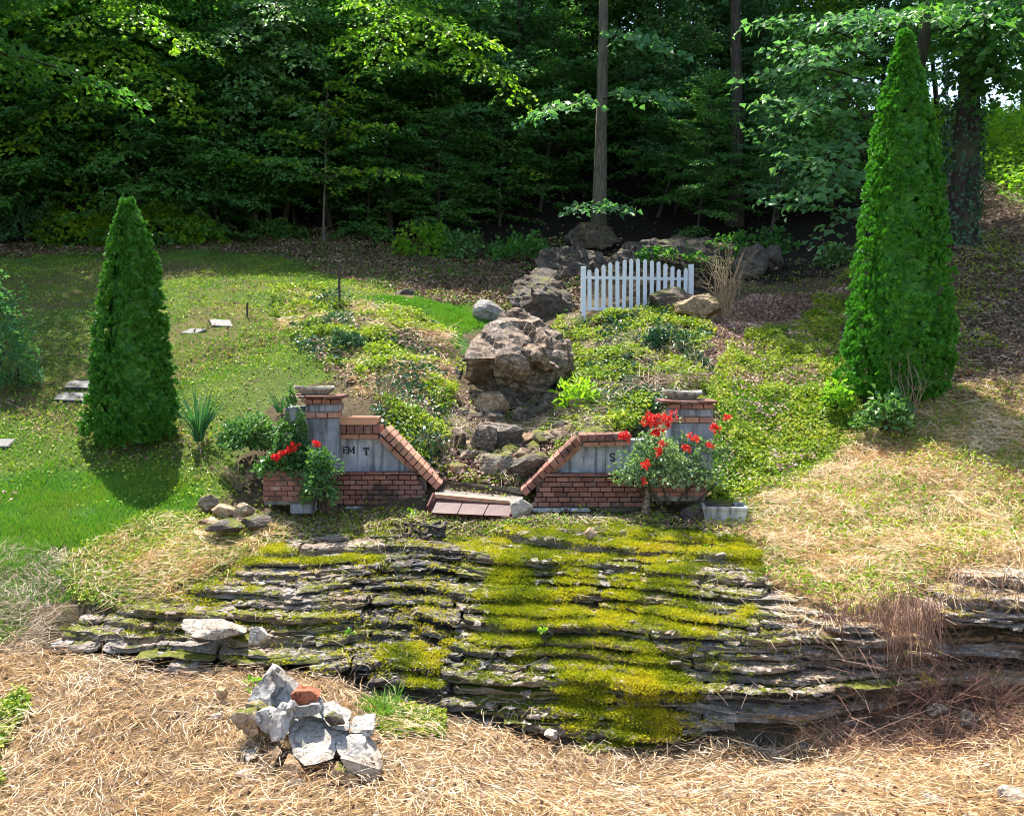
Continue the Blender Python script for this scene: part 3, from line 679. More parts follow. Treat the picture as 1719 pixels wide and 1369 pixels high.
L = [
 (353,856,11.9,38,28,'rockmoss','yellow mossy rock at the left end of the small stone group on the lawn edge'),
 (379,868,11.7,46,24,'tanstone','pale flat topped stone in the middle of the lawn edge group'),
 (408,868,11.7,38,26,'tanstone','brown rounded stone at the right of the lawn edge group'),
 (377,893,11.1,64,22,'darkrock','wide flat grey slab in front of the lawn edge stones'),
 (432,886,11.3,54,22,'darkrock','dark flat slab right of the wide grey slab'),
 (352,880,11.5,40,12,'tanstone','thin tan slab tucked under the pale flat topped stone'),
 (1188,880,11.9,98,40,'darkrock','long dark tilted slab beside the grey stone trough'),
 (360,1062,9.35,110,26,'palestone','long pale loose slab lying on the lower left ledge'),
 (434,1078,9.25,36,28,'palestone','small pale chunk at the right end of the long loose slab'),
 (620,940,10.9,0,0,None,None),
]
for i, (px, py, Y, w_, h_, m_, lab) in enumerate(L):
    if not m_: continue
    o = rock_at('stone', px, py, Y, w_, h_, None, MAT[m_], 200 + i, lab, 'stone', sub=4, rough=.06, strat=.04, flat=.6)
    if 'long pale' in lab: o.rotation_euler = (0, math.radians(9), .2)
    if 'long dark' in lab: o.rotation_euler = (0, math.radians(-10), 0)
G_ = 'stones of the rubble pile'
OUT = [ # outline, Y of the foot, depth, lean back, material, seed, label
 ([(458,1124),(478,1138),(498,1162),(494,1186),(474,1190),(462,1196),(440,1186),(414,1180),(426,1152),(444,1130)], 8.25, .2, .5, 'greystone', 1, 'pointed blue grey stone standing at the top of the rubble pile'),
 ([(412,1180),(440,1187),(458,1197),(432,1204),(413,1194)], 8.18, .2, .0, 'tanstone', 2, 'brown underside stone carrying the pointed stone'),
 ([(487,1166),(496,1160),(522,1158),(537,1168),(533,1181),(512,1185),(498,1186),(489,1178)], 8.12, .16, .2, 'redstone', 3, 'rust red brick chunk on top of the rubble pile'),
 ([(487,1188),(512,1185),(535,1182),(539,1193),(518,1203),(495,1206)], 8.05, .2, .3, 'greystone', 4, 'dark grey stone directly under the rust red chunk'),
 ([(386,1203),(395,1196),(424,1197),(430,1212),(434,1232),(420,1242),(404,1226)], 8.0, .22, .15, 'tanstone', 5, 'brown blocky stone with a pale top at the left of the rubble pile'),
 ([(432,1196),(450,1190),(462,1200),(460,1216),(448,1230),(436,1222),(429,1208)], 7.98, .16, .4, 'greystone', 6, 'knobbly grey stone under the pointed stone'),
 ([(464,1186),(490,1183),(493,1200),(484,1222),(476,1242),(456,1244),(450,1230),(462,1212)], 7.92, .16, .5, 'greystone', 7, 'tall knobbly grey stone beside the broad white slab'),
 ([(533,1188),(550,1184),(574,1200),(586,1208),(584,1224),(560,1224),(546,1214)], 8.0, .2, 1.2, 'palestone', 8, 'white stepped stone right of the rust red chunk'),
 ([(546,1204),(556,1200),(572,1206),(577,1216),(554,1220)], 7.94, .12, .3, 'darkrock', 9, 'small dark flat stone lying on the white stepped stone'),
 ([(488,1214),(504,1202),(538,1201),(556,1214),(586,1212),(584,1230),(570,1246),(556,1270),(530,1280),(512,1284),(496,1266),(486,1238)], 7.72, .16, 1.25, 'palestone', 10, 'broad white slab leaning in the middle of the rubble pile'),
 ([(566,1244),(590,1234),(612,1241),(630,1266),(636,1290),(602,1282),(578,1274),(566,1262)], 7.68, .2, 1.1, 'palestone', 12, 'big cracked white stone at the lower right of the rubble pile'),
 ([(572,1272),(600,1283),(636,1290),(638,1306),(616,1308),(590,1300)], 7.66, .22, .0, 'greystone', 13, 'grey broken face under the big cracked white stone'),
 ([(587,1217),(606,1212),(626,1213),(628,1222),(606,1228),(590,1228)], 8.0, .2, 1.0, 'palestone', 14, 'flat white stone behind the big cracked stone'),
 ([(606,1224),(626,1224),(627,1234),(610,1236)], 7.95, .14, .3, 'greystone', 15, 'small grey stone under the flat white stone'),
 ([(424,1292),(440,1272),(464,1250),(471,1260),(458,1290),(446,1303),(430,1302)], 7.7, .16, .6, 'tanstone', 16, 'tilted tan grey stone at the lower left of the rubble pile'),
 ([(475,1280),(496,1282),(510,1296),(498,1306),(478,1302)], 7.66, .2, .5, 'tanstone', 17, 'brown mossy stone low under the broad white slab'),
 ([(474,1320),(490,1312),(506,1318),(500,1326),(482,1326)], 7.55, .12, .8, 'palestone', 18, 'small white chip at the front foot of the rubble pile'),
 ([(408,1265),(424,1262),(428,1272),(414,1276)], 7.85, .1, .8, 'palestone', 19, 'tiny white chip beside the tilted tan grey stone'),
 ([(396,1298),(420,1300),(434,1312),(414,1310)], 7.62, .1, .9, 'palestone', 20, 'thin white flake below the tilted tan grey stone'),
 ([(560,1290),(590,1298),(604,1316),(570,1318),(548,1306)], 7.6, .2, .3, 'tanstone', 21, 'brown stone half buried between the broad slab and the cracked stone'),
]
for pts, Y_, d_, ln, m_, sd, lab in OUT:
    outline_rock('stone', pts, d_, MAT[m_], 300 + sd, lab, 'stone', G_, lean=ln, Y0=Y_ - .2, amp=.025, facet=.045)
PILE = [ # px, foot py, Y, w, h, d, mat, seed, label
 (372,1172,8.5,22,20,.12,'tanstone',315,'small brown stone standing apart left of the rubble pile'),
 (368,1206,8.3,26,10,.12,'palestone',316,'small white stone chip lying left of the rubble pile'),
  (345,1225,8.2,34,12,.14,'darkrock',319,'low dark stone in the straw left of the blocky brown stone'),
 (925,1240,8.75,24,16,.12,'palestone',320,'pale stone resting at the foot of the middle ledge'),
 (1700,1345,7.3,50,24,.2,'palestone',321,'white stone at the lower right corner in the straw'),
 (1568,1350,7.4,40,16,.2,'greystone',322,'grey flat stone in the straw near the lower right corner'),
 (1628,1218,9.0,36,28,.2,'darkrock',323,'dark stone among dead stems at the foot of the soil bank'),
 (1575,1200,9.0,40,20,.2,'darkrock',324,'flat topped stone among dead stems under the overhanging slab'),
 (1350,955,10.7,26,12,.12,'greystone',325,'grey chip in the straw at the right end of the moss'),
 (992,905,11.0,22,20,.12,'tanstone',326,'small round pinkish stone standing in the yellow moss'),
]
for px, py, Y, w_, h_, d_, m_, sd, lab in PILE:
    s = Y / F
    me = rock_mesh('stone', sd, (w_ * s, d_, h_ * s * 1.08), 5 if w_ > 60 else 4, planes=7, rough=.05, flat=.2, strat=.02)
    o = link('stone', me, MAT[m_]); p = W(px, py - h_ / 2, Y); o.location = (p.x, Y, p.z); tag(o, lab, 'stone', 'stones of the rubble pile' if sd < 315 or sd in (317, 318) else None)
# underlying stones that carry the pile

# small mossy stones tumbling down the channel
rs_ = random.Random(12); _sm = {}
for i in range(44):
    px = rs_.gauss(850, 52); py = rs_.uniform(690, 800)
    if not 765 < px < 985: continue
    g = ground_at(px, py); mk = rs_.choice(['tanstone', 'rockmoss', 'darkrock', 'boulder', 'rockmoss']); key = (mk, rs_.randrange(3))
    if key not in _sm:
        me = rock_mesh('stone', 500 + len(_sm), (1, .85, .6), 4, rough=.08, strat=.04); me.materials.append(MAT[mk]); _sm[key] = me
    o = link('stone', _sm[key]); sc_ = rs_.uniform(.2, .42); o.scale = (sc_, sc_, sc_); o.location = (g[0], g[1], float(T([g[0]], [g[1]])[0]) + sc_ * .22); o.rotation_euler = (rs_.uniform(-.3, .3), rs_.uniform(-.3, .3), rs_.uniform(0, 6.28))
    tag(o, 'small mossy stone lying in the rocky channel between boulder and spillway', 'stone', 'small stones of the channel')
# ================================================================== BRICK WALLS
BR = {}
for mk in ('brick', 'brickorange', 'brickdark'):
    BR[mk] = []
    for i in range(8):
        me = box_mesh('brick', .035, .035, i + 3); me.materials.append(MAT[mk]); BR[mk].append(me)
def pxm(n, Y): return n * Y / F
def brick(par, px, py, l, h, Y, depth, mk='brick', ang=0, name='brick', rz=0, xyz=None):
    """brick with its face centre at photo point (px, py) on plane Y, l by h photo pixels, joint taken off"""
    o = bpy.data.objects.new(name, random.choice(BR[mk])); COL.objects.link(o); o.parent = par
    p = W(px, py, Y) if xyz is None else Vector(xyz)
    j = random.uniform(-.011, .011)
    o.location = p + Vector((0, depth / 2 + j, 0)) - par.location
    o.scale = (pxm(l, Y) - .009, depth, pxm(h, Y) - .009) ; o.rotation_euler = (random.uniform(-.01, .01), -ang + random.uniform(-.012, .012), rz + random.uniform(-.015, .015))
    return o
def courses(par, y0, pitch, n, left, right, Y, depth, l=21, mk='brick', first=.0):
    for c in range(n):
        py = y0 + pitch * c
        a = left(c) if callable(left) else left; b = right(c) if callable(right) else right
        x = a; off = (c % 2) * .5
        k = 0
        while x < b - 2:
            L_ = l * (off if (k == 0 and off) else 1); L_ = min(L_, b - x)
            if b - x - L_ < l * .3: L_ = b - x
            mm = mk if random.random() < .72 else random.choice(['brickdark', 'brick'])
            brick(par, x + L_ / 2, py, L_, pitch, Y, depth, mm); x += L_; k += 1
def boxpx(par, name, x0, x1, y0, y1, Y, depth, mat, bev=.008):
    a = W(x0, y1, Y); b = W(x1, y0, Y)
    bm = bmesh.new(); bmesh.ops.create_cube(bm, size=1)
    for v in bm.verts: v.co = Vector((v.co.x * (b.x - a.x), v.co.y * depth, v.co.z * (b.z - a.z)))
    bmesh.ops.bevel(bm, geom=list(bm.edges), offset=bev, segments=2, affect='EDGES')
    me = bpy.data.meshes.new(name); bm.to_mesh(me); bm.free()
    o = link(name, me, mat, par); o.location = Vector(((a.x + b.x) / 2, Y + depth / 2, (a.z + b.z) / 2)) - (par.location if par else Vector())
    return o
def prismpx(par, name, pts, Y, depth, mat):
    m = MB(); m.prism([W(x, y, Y) - par.location for x, y in pts], (0, depth, 0)); return m.build(name, mat, par)
def dish(name, px, y0, y1, wpx, Y, label, rz=0):
    R = pxm(wpx, Y) / 2; H = pxm(y1 - y0, Y); bm = bmesh.new(); r_ = random.Random(px)
    rings = [(0, 0), (.42, 0), (.6, .15), (.97, .72), (1.02, .8), (1.0, 1.0), (.88, .97), (.8, .8), (0, .7)]
    N = 28; vs_ = []
    for k, (r, h) in enumerate(rings):
        row = []
        for a in range(N if r else 1):
            t = 2 * math.pi * a / N; e = 1 / (abs(math.cos(t)) ** 5 + abs(math.sin(t)) ** 5) ** (1 / 5)
            row.append(bm.verts.new((r * R * e * math.cos(t) * (1 + .03 * math.sin(3 * t + k)), r * R * .7 * e * math.sin(t), h * H + .012 * math.sin(2 * t + 1) * h)))
        vs_.append(row)
    for a, b in zip(vs_[:-1], vs_[1:]):
        for i in range(N):
            j = (i + 1) % N
            if len(a) == 1: bm.faces.new((a[0], b[j], b[i]))
            elif len(b) == 1: bm.faces.new((a[i], a[j], b[0]))
            else: bm.faces.new((a[i], a[j], b[j], b[i]))
    bmesh.ops.recalc_face_normals(bm, faces=bm.faces)
    me = bpy.data.meshes.new(name); bm.to_mesh(me); bm.free()
    o = link(name, me, MAT['stonecap']); p = W(px, y1, Y); o.location = p; o.rotation_euler = (0, .03, rz)
    return tag(o, label, 'stone dish')
def letter(par, ch, px, py, Y, hpx):
    h = pxm(hpx, Y); w_ = h * .8; s = h * .2; t = h * .13
    m = MB(); Rz = None
    def bar(x0, z0, x1, z1, wd):
        c = Vector(((x0 + x1) / 2, 0, (z0 + z1) / 2)); L_ = math.hypot(x1 - x0, z1 - z0); a = math.atan2(z1 - z0, x1 - x0)
        m.box(c, (L_, .006 + .0004 * m.n / 8, wd), Matrix.Rotation(-a, 4, 'Y'))
    if ch == 'T':
        bar(-w_/2, h/2 - s/2, w_/2, h/2 - s/2, s); bar(0, -h/2, 0, h/2 - s, s * 1.25); bar(-w_/4, -h/2 + t/2, w_/4, -h/2 + t/2, t)
        bar(-w_/2 + t/2, h/2 - s, -w_/2 + t/2, h/2 - s * 1.9, t); bar(w_/2 - t/2, h/2 - s, w_/2 - t/2, h/2 - s * 1.9, t)
    if ch == 'M':
        w_ *= 1.1
        bar(-w_/2 + s/2, -h/2, -w_/2 + s/2, h/2, s * .8); bar(w_/2 - s/2, -h/2, w_/2 - s/2, h/2, s * 1.2)
        bar(-w_/2 + s/2, h/2 - t, 0, -h/4, s); bar(0, -h/4, w_/2 - s/2, h/2 - t, s * .7)
        bar(-w_/2 - t/2, -h/2 + t/2, -w_/2 + s + t/2, -h/2 + t/2, t); bar(w_/2 - s - t/2, -h/2 + t/2, w_/2 + t/2, -h/2 + t/2, t)
    if ch == 'E':
        bar(-w_/2, h/2 - t/2, w_/2, h/2 - t/2, t); bar(-w_/2, -h/2 + t/2, w_/2, -h/2 + t/2, t); bar(-w_/3, -h/2, -w_/3, h/2, s); bar(-w_/3, 0, w_/4, 0, t)
    if ch == 'S':
        P_ = [(.38, .3), (.2, .46), (-.15, .46), (-.38, .3), (-.3, .1), (.25, -.1), (.38, -.3), (.15, -.46), (-.2, -.46), (-.4, -.28)]
        for a, b in zip(P_[:-1], P_[1:]): bar(a[0] * w_, a[1] * h, b[0] * w_, b[1] * h, s * .85)
    o = m.build('letter', MAT['letter'], par); o.location = W(px, py, Y) - par.location - Vector((0, .002, 0)); return o
YP = 12.55      # panel plane
def cope(par, x0, y0, x1, y1, n, wide, Y, depth, mk, name='coping_brick'):
    ang = math.atan2(-(y1 - y0), x1 - x0); L_ = math.hypot(x1 - x0, y1 - y0) / n
    for i in range(n):
        t = (i + .5) / n
        brick(par, x0 + (x1 - x0) * t, y0 + (y1 - y0) * t, L_, wide, Y, depth, mk, ang, name)
# ---- left wall
wl = empty('brick_wall', W(620, 858, 12.4), 'left wing wall of brick and grey concrete with letters E M and T and a slanting brick coping', 'brick wall')
prismpx(wl, 'concrete_panel', [(505,730),(642,730),(712,803),(505,803)], YP, .22, MAT['panel'])
boxpx(wl, 'mortar_core', 524, 716, 800, 856, YP - .1, .3, MAT['mortar'])
courses(wl, 801.5, 8.2, 6, 525, lambda c: 700 + 4.6 * c, YP - .18, .11, 20.5)
for i, x in enumerate(range(530, 700, 28)): brick(wl, x + 14, 794.5, 28, 5.5, YP - .2, .13, 'brickdark')
boxpx(wl, 'footing', 578, 719, 850, 862, YP - .2, .3, MAT['footing'], .02)
cope(wl, 537, 721, 640, 721, 7, 14, YP - .1, .3, 'brickdark')
cope(wl, 537, 732.5, 636, 732.5, 3, 9, YP - .06, .2, 'brickorange', 'ledge_brick')
cope(wl, 643, 722, 737, 818, 12, 15, YP - .24, .5, 'brickorange')
cope(wl, 637, 735, 702, 797, 3, 9, YP - .08, .2, 'brickorange', 'ledge_brick')
for ch, x, y in (('E', 580, 755), ('M', 589.5, 755), ('T', 615, 757)): letter(wl, ch, x, y, YP, 13 if ch != 'E' else 11)
# ---- left pier and planter (same masonry)
def pier(par, x0, x1, top, Y, cap):
    d = .45
    boxpx(par, 'concrete_block', x0, x1, top + 39, 800, Y + .01, d, MAT['block'])
    for k in range(3): 
        l = (x1 - x0) / 3; brick(par, x0 + l * (k + .5), top + 34, l, 10, Y - .015, d / 2, 'brickorange')
    boxpx(par, 'concrete_block', x0 + 1, x1 - 1, top + 15.5, top + 28.5, Y, d, MAT['block'], .012)
    for k in range(4):
        l = (x1 - x0 + 4) / 4; brick(par, x0 - 2 + l * (k + .5), top + 11, l, 9, Y - .03, d / 2, 'brick')
    for k in range(3):
        l = (cap[1] - cap[0]) / 3; brick(par, cap[0] + l * (k + .5), top + 4, l, 6, Y - .08, d + .14, 'brickdark', name='cap_brick')
    boxpx(par, 'mortar_core', x0 + 3, x1 - 3, top + 6, top + 40, Y + .03, d - .06, MAT['mortar'])
pier(wl, 511, 568, 663, YP - .2, (478, 574))
boxpx(wl, 'concrete_block', 480, 511, 684, 800, YP - .05, .35, MAT['block'])
def planter(par, x0, x1, y0, n, Y, dpt, side_right=True, foot=None):
    boxpx(par, 'mortar_core', x0 + 2, x1 - 2, y0 + 3, y0 + n * 8.2 + 8, Y + .02, dpt, MAT['mortar'])
    courses(par, y0 + 4, 8.4, n, x0, x1, Y, .11, 21, 'brick')
    e = x1 if side_right else x0
    for c in range(n):
        for k in range(2):
            p = W(e, y0 + 4 + 8.4 * c, Y); o = brick(par, 0, 0, 21, 8.4, Y, .1, 'brick', xyz=(p.x + (-.045 if side_right else .045), Y + .1 + k * .17, p.z), rz=math.pi / 2)
planter(wl, 441, 524, 790, 6, YP - .72, .6)
boxpx(wl, 'concrete_block', 487, 524, 840, 862, YP - .7, .3, MAT['block'])
# ---- right wall
wr = empty('brick_wall', W(1000, 862, 12.4), 'right wing wall of brick and grey concrete half hidden by the big red flowering bush', 'brick wall')
prismpx(wr, 'concrete_panel', [(972,738),(1120,738),(1120,805),(905,805)], YP, .22, MAT['panel'])
boxpx(wr, 'mortar_core', 900, 1085, 804, 858, YP - .1, .3, MAT['mortar'])
courses(wr, 804.5, 8.4, 6, lambda c: 914 - 4.4 * c, 1086, YP - .18, .11, 20.5)
for i, x in enumerate(range(916, 1080, 28)): brick(wr, x + 14, 797, 28, 6, YP - .2, .13, 'brickdark')
boxpx(wr, 'footing', 892, 992, 853, 868, YP - .2, .3, MAT['footing'], .02)
boxpx(wr, 'footing', 995, 1086, 853, 862, YP - .14, .25, MAT['mortar'], .02)
cope(wr, 972, 735, 1060, 733, 6, 12, YP - .1, .3, 'brickdark')
cope(wr, 978, 745.5, 1060, 744, 3, 8, YP - .06, .2, 'brickorange', 'ledge_brick')
cope(wr, 972, 738, 878, 828, 10, 14, YP - .2, .42, 'brick')
cope(wr, 974, 748, 922, 798, 2, 9, YP - .08, .2, 'brickorange', 'ledge_brick')
letter(wr, 'S', 1028, 767, YP, 13)
pier(wr, 1126, 1198, 671, YP - .2, (1110, 1206))
planter(wr, 1092, 1186, 800, 4, YP - .6, .5, False)
dish('stone_dish', 528, 648, 665, 66, 12.62, 'weathered shallow stone dish on the left brick pier', .2)
dish('stone_dish', 1145, 655, 672, 66, 12.62, 'weathered shallow stone dish on the right brick pier', -.2)
# trough on the left coping
def trough(name, x0, x1, y0, y1, Y, d, taper, mat, label, cat, wall=.02):
    m = bmesh.new(); a = W(x0, y0, Y); b = W(x1, y1, Y); cx = (a.x + b.x) / 2; hw = (b.x - a.x) / 2; H = a.z - b.z
    def ring(hx, hy, z): return [m.verts.new((sx * hx, sy * hy, z)) for sx, sy in ((-1,-1),(1,-1),(1,1),(-1,1))]
    rs = [ring(hw * taper, d/2 * taper, 0), ring(hw * .97, d/2 * .97, H * .78), ring(hw, d/2, H * .8), ring(hw, d/2, H), ring(hw - wall, d/2 - wall, H), ring(hw * taper - wall, d/2 * taper - wall, H * .35)]
    for p, q in zip(rs[:-1], rs[1:]):
        for i in range(4): m.faces.new((p[i], p[(i+1) % 4], q[(i+1) % 4], q[i]))
    m.faces.new(rs[0][::-1]); m.faces.new(rs[-1])
    bmesh.ops.bevel(m, geom=list(m.edges), offset=.006, segments=1, affect='EDGES')
    me = bpy.data.meshes.new(name); m.to_mesh(me); m.free(); o = link(name, me, mat); o.location = (cx, Y + d/2, b.z)
    return tag(o, label, cat)
trough('flower_trough', 566, 635, 700, 713.6, YP - .1, .28, .86, MAT['trough'], 'empty terracotta trough on the left wall coping', 'planter')
tg = trough('stone_trough', 1184, 1258, 851, 880, 11.55, .4, .86, MAT['paleconc'], 'small pale cast stone trough standing in the grass below the right slope', 'planter', .035)
tg.rotation_euler.z = -.12
# ---- spillway
sp = empty('spillway', W(790, 862, 12.1), 'low spillway with three sloping glazed terracotta tiles between the two wing walls', 'spillway')
def slab(par, name, q, thick, mat):
    m = MB(); pts = [Vector(p) - par.location for p in q]
    nrm = (pts[1] - pts[0]).cross(pts[2] - pts[0]).normalized()
    if nrm.z < 0: nrm = -nrm
    m.prism([p for p in pts], -nrm * thick); return m.build(name, mat, par)
slab(sp, 'weir_lip', [W(742,806,12.62), W(886,820,12.62), W(886,817,12.8), W(742,803,12.8)], .1, MAT['rockmoss'])
slab(sp, 'channel_floor', [W(736,827,12.2), W(872,842,12.2), W(884,832,12.66), W(742,818,12.66)], .12, MAT['mortar'])
slab(sp, 'curb', [W(730,829,12.06), W(872,842,12.06), W(872,838,12.26), W(730,825,12.26)], .05, MAT['brickorange'])
e0, e1 = (736, 833), (868, 842); f0, f1 = (724, 860), (855, 866)
for k in range(3):
    a, b = k / 3 + .006, (k + 1) / 3 - .006
    up = [W(e0[0] + (e1[0]-e0[0]) * t, e0[1] + (e1[1]-e0[1]) * t, 12.1) for t in (a, b)]
    dn = [W(f0[0] + (f1[0]-f0[0]) * t, f0[1] + (f1[1]-f0[1]) * t, 11.86) for t in (a, b)]
    slab(sp, 'tile', [dn[0], dn[1], up[1], up[0]], .035, MAT['tile'])
slab(sp, 'end_tile', [W(719,848,11.86), W(723,860,11.86), W(736,833,12.1), W(729,826,12.1)], .03, MAT['tile'])
slab(sp, 'end_tile', [W(856,866,11.86), W(862,858,11.9), W(871,842,12.1), W(869,843,12.1)], .03, MAT['tile'])
m = MB(); m.box(W(790, 862, 12.2) - sp.location - Vector((0, 0, .05)), (1.0, .3, .25)); m.build('base_block', MAT['mortar'], sp)

# ================================================================== GATE
gt = empty('white_gate', W(979, 540, 20.3), 'white arched picket fence panel standing between boulders at the top of the slope', 'fence')
def gbox(name, x, zb, zt, w_, d, yo=0, top='flat'):
    """gate member, x along the panel"""
    bm = bmesh.new(); bmesh.ops.create_cube(bm, size=1)
    for v in bm.verts: v.co = Vector((v.co.x * w_, v.co.y * d, v.co.z * (zt - zb)))
    if top == 'dog':
        es = [e for e in bm.edges if e.verts[0].co.z > 0 and e.verts[1].co.z > 0 and abs(e.verts[0].co.x - e.verts[1].co.x) < 1e-5]
        bmesh.ops.bevel(bm, geom=es, offset=w_ * .28, segments=3, affect='EDGES')
    else: bmesh.ops.bevel(bm, geom=list(bm.edges), offset=.006, segments=1, affect='EDGES')
    me = bpy.data.meshes.new(name); bm.to_mesh(me); bm.free(); o = link(name, me, MAT['white'], gt)
    t = x / 2.42
    o.location = (x + random.uniform(-.004, .004), t * .45 + yo, (zb + zt) / 2 + random.uniform(-.006, .006)); o.rotation_euler.y = random.uniform(-.012, .012); return o
sg = 20.3 / F
gbox('post', .0, .0, 92 * sg, .105, .105); gbox('post', 2.36, .45, 98 * sg, .105, .105)
for i in range(15):
    x = .13 + i * (2.36 - .26) / 14; u = (i - 7) / 7
    top = (105.5 - 22 * u * u) * sg; top = top if abs(u) < .99 else (86 if u < 0 else 91) * sg
    gbox('picket', x, .20 + .02 * u + .05, top, .082, .022, -.035, 'dog')
for z in (.28, .90):
    m = MB(); 
    for dz in (0,): m.box((1.18, .22, z + (.03 if z > .5 else 0)), (2.36, .03, .062), Matrix.Rotation(math.atan2(.45, 2.42), 4, 'Z'))
    m.build('rail', MAT['white'], gt)

# ================================================================== MARKERS, STAKES, PIPE
for px, py, l, Y, rz, lab in ((325, 556, 38, 18.0, -.1, 'flat grey grave marker on the lawn, nearer of the pair beside the left conifer'),
                       (371, 543, 34, 18.5, -.05, 'flat grey grave marker on the lawn, farther of the pair beside the left conifer'),
                       (122, 670, 54, 15.2, -.15, 'flat grey grave marker just left of the left conifer foot'),
                       (133, 652, 40, 15.6, -.1, 'small flat marker behind the marker left of the conifer foot'),
                       (-2, 748, 44, 13.5, -.1, 'flat grey marker cut by the left edge of the lawn')):
    g = ground_at(px, py); Yg = g[1]
    bm = bmesh.new(); bmesh.ops.create_cube(bm, size=1)
    for v in bm.verts: v.co = Vector((v.co.x * pxm(l, Yg), v.co.y * .3, v.co.z * .08))
    bmesh.ops.bevel(bm, geom=list(bm.edges), offset=.012, segments=2, affect='EDGES')
    me = bpy.data.meshes.new('grave_marker'); bm.to_mesh(me); bm.free(); o = link('grave_marker', me, MAT['marker'])
    n = Tn([g[0]], [g[1]])[0]; o.location = (g[0], g[1], T([g[0]], [g[1]])[0] + .0)
    o.rotation_euler = (Vector(n).to_track_quat('Z', 'Y').to_matrix() @ Matrix.Rotation(rz, 3, 'Z')).to_euler(); tag(o, lab, 'grave marker')
def stake(px, py, top, lab, r=.018, plate=False):
    g = ground_at(px, py); Y = g[1]; H = (py - top) * Y / F; root = None
    m = MB(); m.tube([(0,0,-.1),(0,0,H*.5),(.01,0,H)], r, 6)
    if plate: m.tube([(0,0,H-.01),(-.1,0,H+.04),(-.16,0,H-.02)], .012, 5); m.tube([(0,0,H-.01),(.12,0,H+.06)], .012, 5)
    o = m.build('metal_stake', MAT['metal'], None); o.location = (g[0], g[1], g[2]); return tag(o, lab, 'stake')
stake(570, 514, 440, 'thin rusty stake standing on the sunny edge of the lawn', .026, True)
stake(415, 530, 508, 'short stub of a metal stake near the pair of grave markers', .02)
m = MB(); pts = [W(783, 600, 17.3), W(770, 612, 16.9), W(762, 635, 16.6), W(757, 668, 16.2)]
m.tube(pts, .035, 8); m.tube([W(776, 612, 16.8), W(768, 640, 16.5), W(765, 670, 16.1)], .05, 8)
tag(m.build('drain_pipe', MAT['pipe'], None, True), 'black drain pipe curving down left of the big boulder', 'pipe')
# ================================================================== TREES
UP = np.array((0, 0, 1.0))
def bough(S, E, sag, leaf, dens=1.0, spread_=.42, r=None, twigs=None, jit=.35, wood_=None, rad=.02):
    """layered spray: a curved axis from S to E, side twigs both ways in a flat fan, leaves along every twig"""
    r = r or rng
    S = np.array(tuple(S), float); E = np.array(tuple(E), float); L = np.linalg.norm(E - S)
    t = np.linspace(0, 1, 9); ax = S + (E - S) * t[:, None] + UP * (sag * 4 * t * (1 - t))[:, None] * L * .1 - UP * (t ** 2)[:, None] * abs(sag) * L * .08
    if wood_ is not None: wood_.tube(ax, rad * (1 - .85 * t), 4, cap=False)
    nt_ = twigs or max(5, int(L * 5.5)); tt = np.linspace(.16, .99, nt_)
    base = np.stack([np.interp(tt, t, ax[:, i]) for i in range(3)], 1)
    d = unit(np.gradient(ax, axis=0)); dd = unit(np.stack([np.interp(tt, t, d[:, i]) for i in range(3)], 1))
    side = unit(np.cross(dd, UP)); sg_ = np.where(np.arange(nt_) % 2, 1, -1)[:, None]
    td = unit(dd * .75 + side * sg_ * r.uniform(.7, 1.1, (nt_, 1)) + r.normal(size=(nt_, 3)) * .12)
    tl = L * spread_ * (1.05 - .75 * tt) * r.uniform(.6, 1.15, nt_) + .15
    P = []; D = []
    for b, dv, l in zip(base, td, tl):
        k = max(3, int(l / (leaf * .5) * dens)); q = (np.arange(k) + .6) / k
        sd = unit(np.cross(dv, UP)); alt = np.where(np.arange(k) % 2, 1, -1)[:, None]
        P.append(b + dv * (q * l)[:, None] - UP * (q ** 2 * l * .18)[:, None]); D.append(dv * .6 + sd * alt * .8 + r.normal(size=(k, 3)) * .25 - UP * .18)
    P.append(ax[2:]); D.append(d[2:])
    P = np.concatenate(P); D = np.concatenate(D)
    P = P + r.normal(size=P.shape) * leaf * .25
    oh = (E - S) * np.array((1, 1, 0)); oh = oh / (np.linalg.norm(oh) + 1e-6)
    N = unit(UP * .75 + oh * .75 + r.normal(size=P.shape) * (jit + .1))
    return P, D, N
def trunk_into(m, base, top, r0, r1, bend=.3, seed=0, sides=10, flare=1.5):
    r = np.random.default_rng(seed); n = 14; t = np.linspace(0, 1, n); base = np.array(tuple(base)); top = np.array(tuple(top))
    p = base + (top - base) * t[:, None]; w1 = r.normal(size=2) * bend
    p[:, 0] += w1[0] * np.sin(t * 3.1) + .12 * bend * np.sin(t * 11 + seed); p[:, 1] += w1[1] * np.sin(t * 2.6)
    rad = r0 + (r1 - r0) * t; rad = rad * (1 + (flare - 1) * np.exp(-t * n * .9))
    m.tube(p, rad, sides, noise=.25, seed=seed); return p, rad
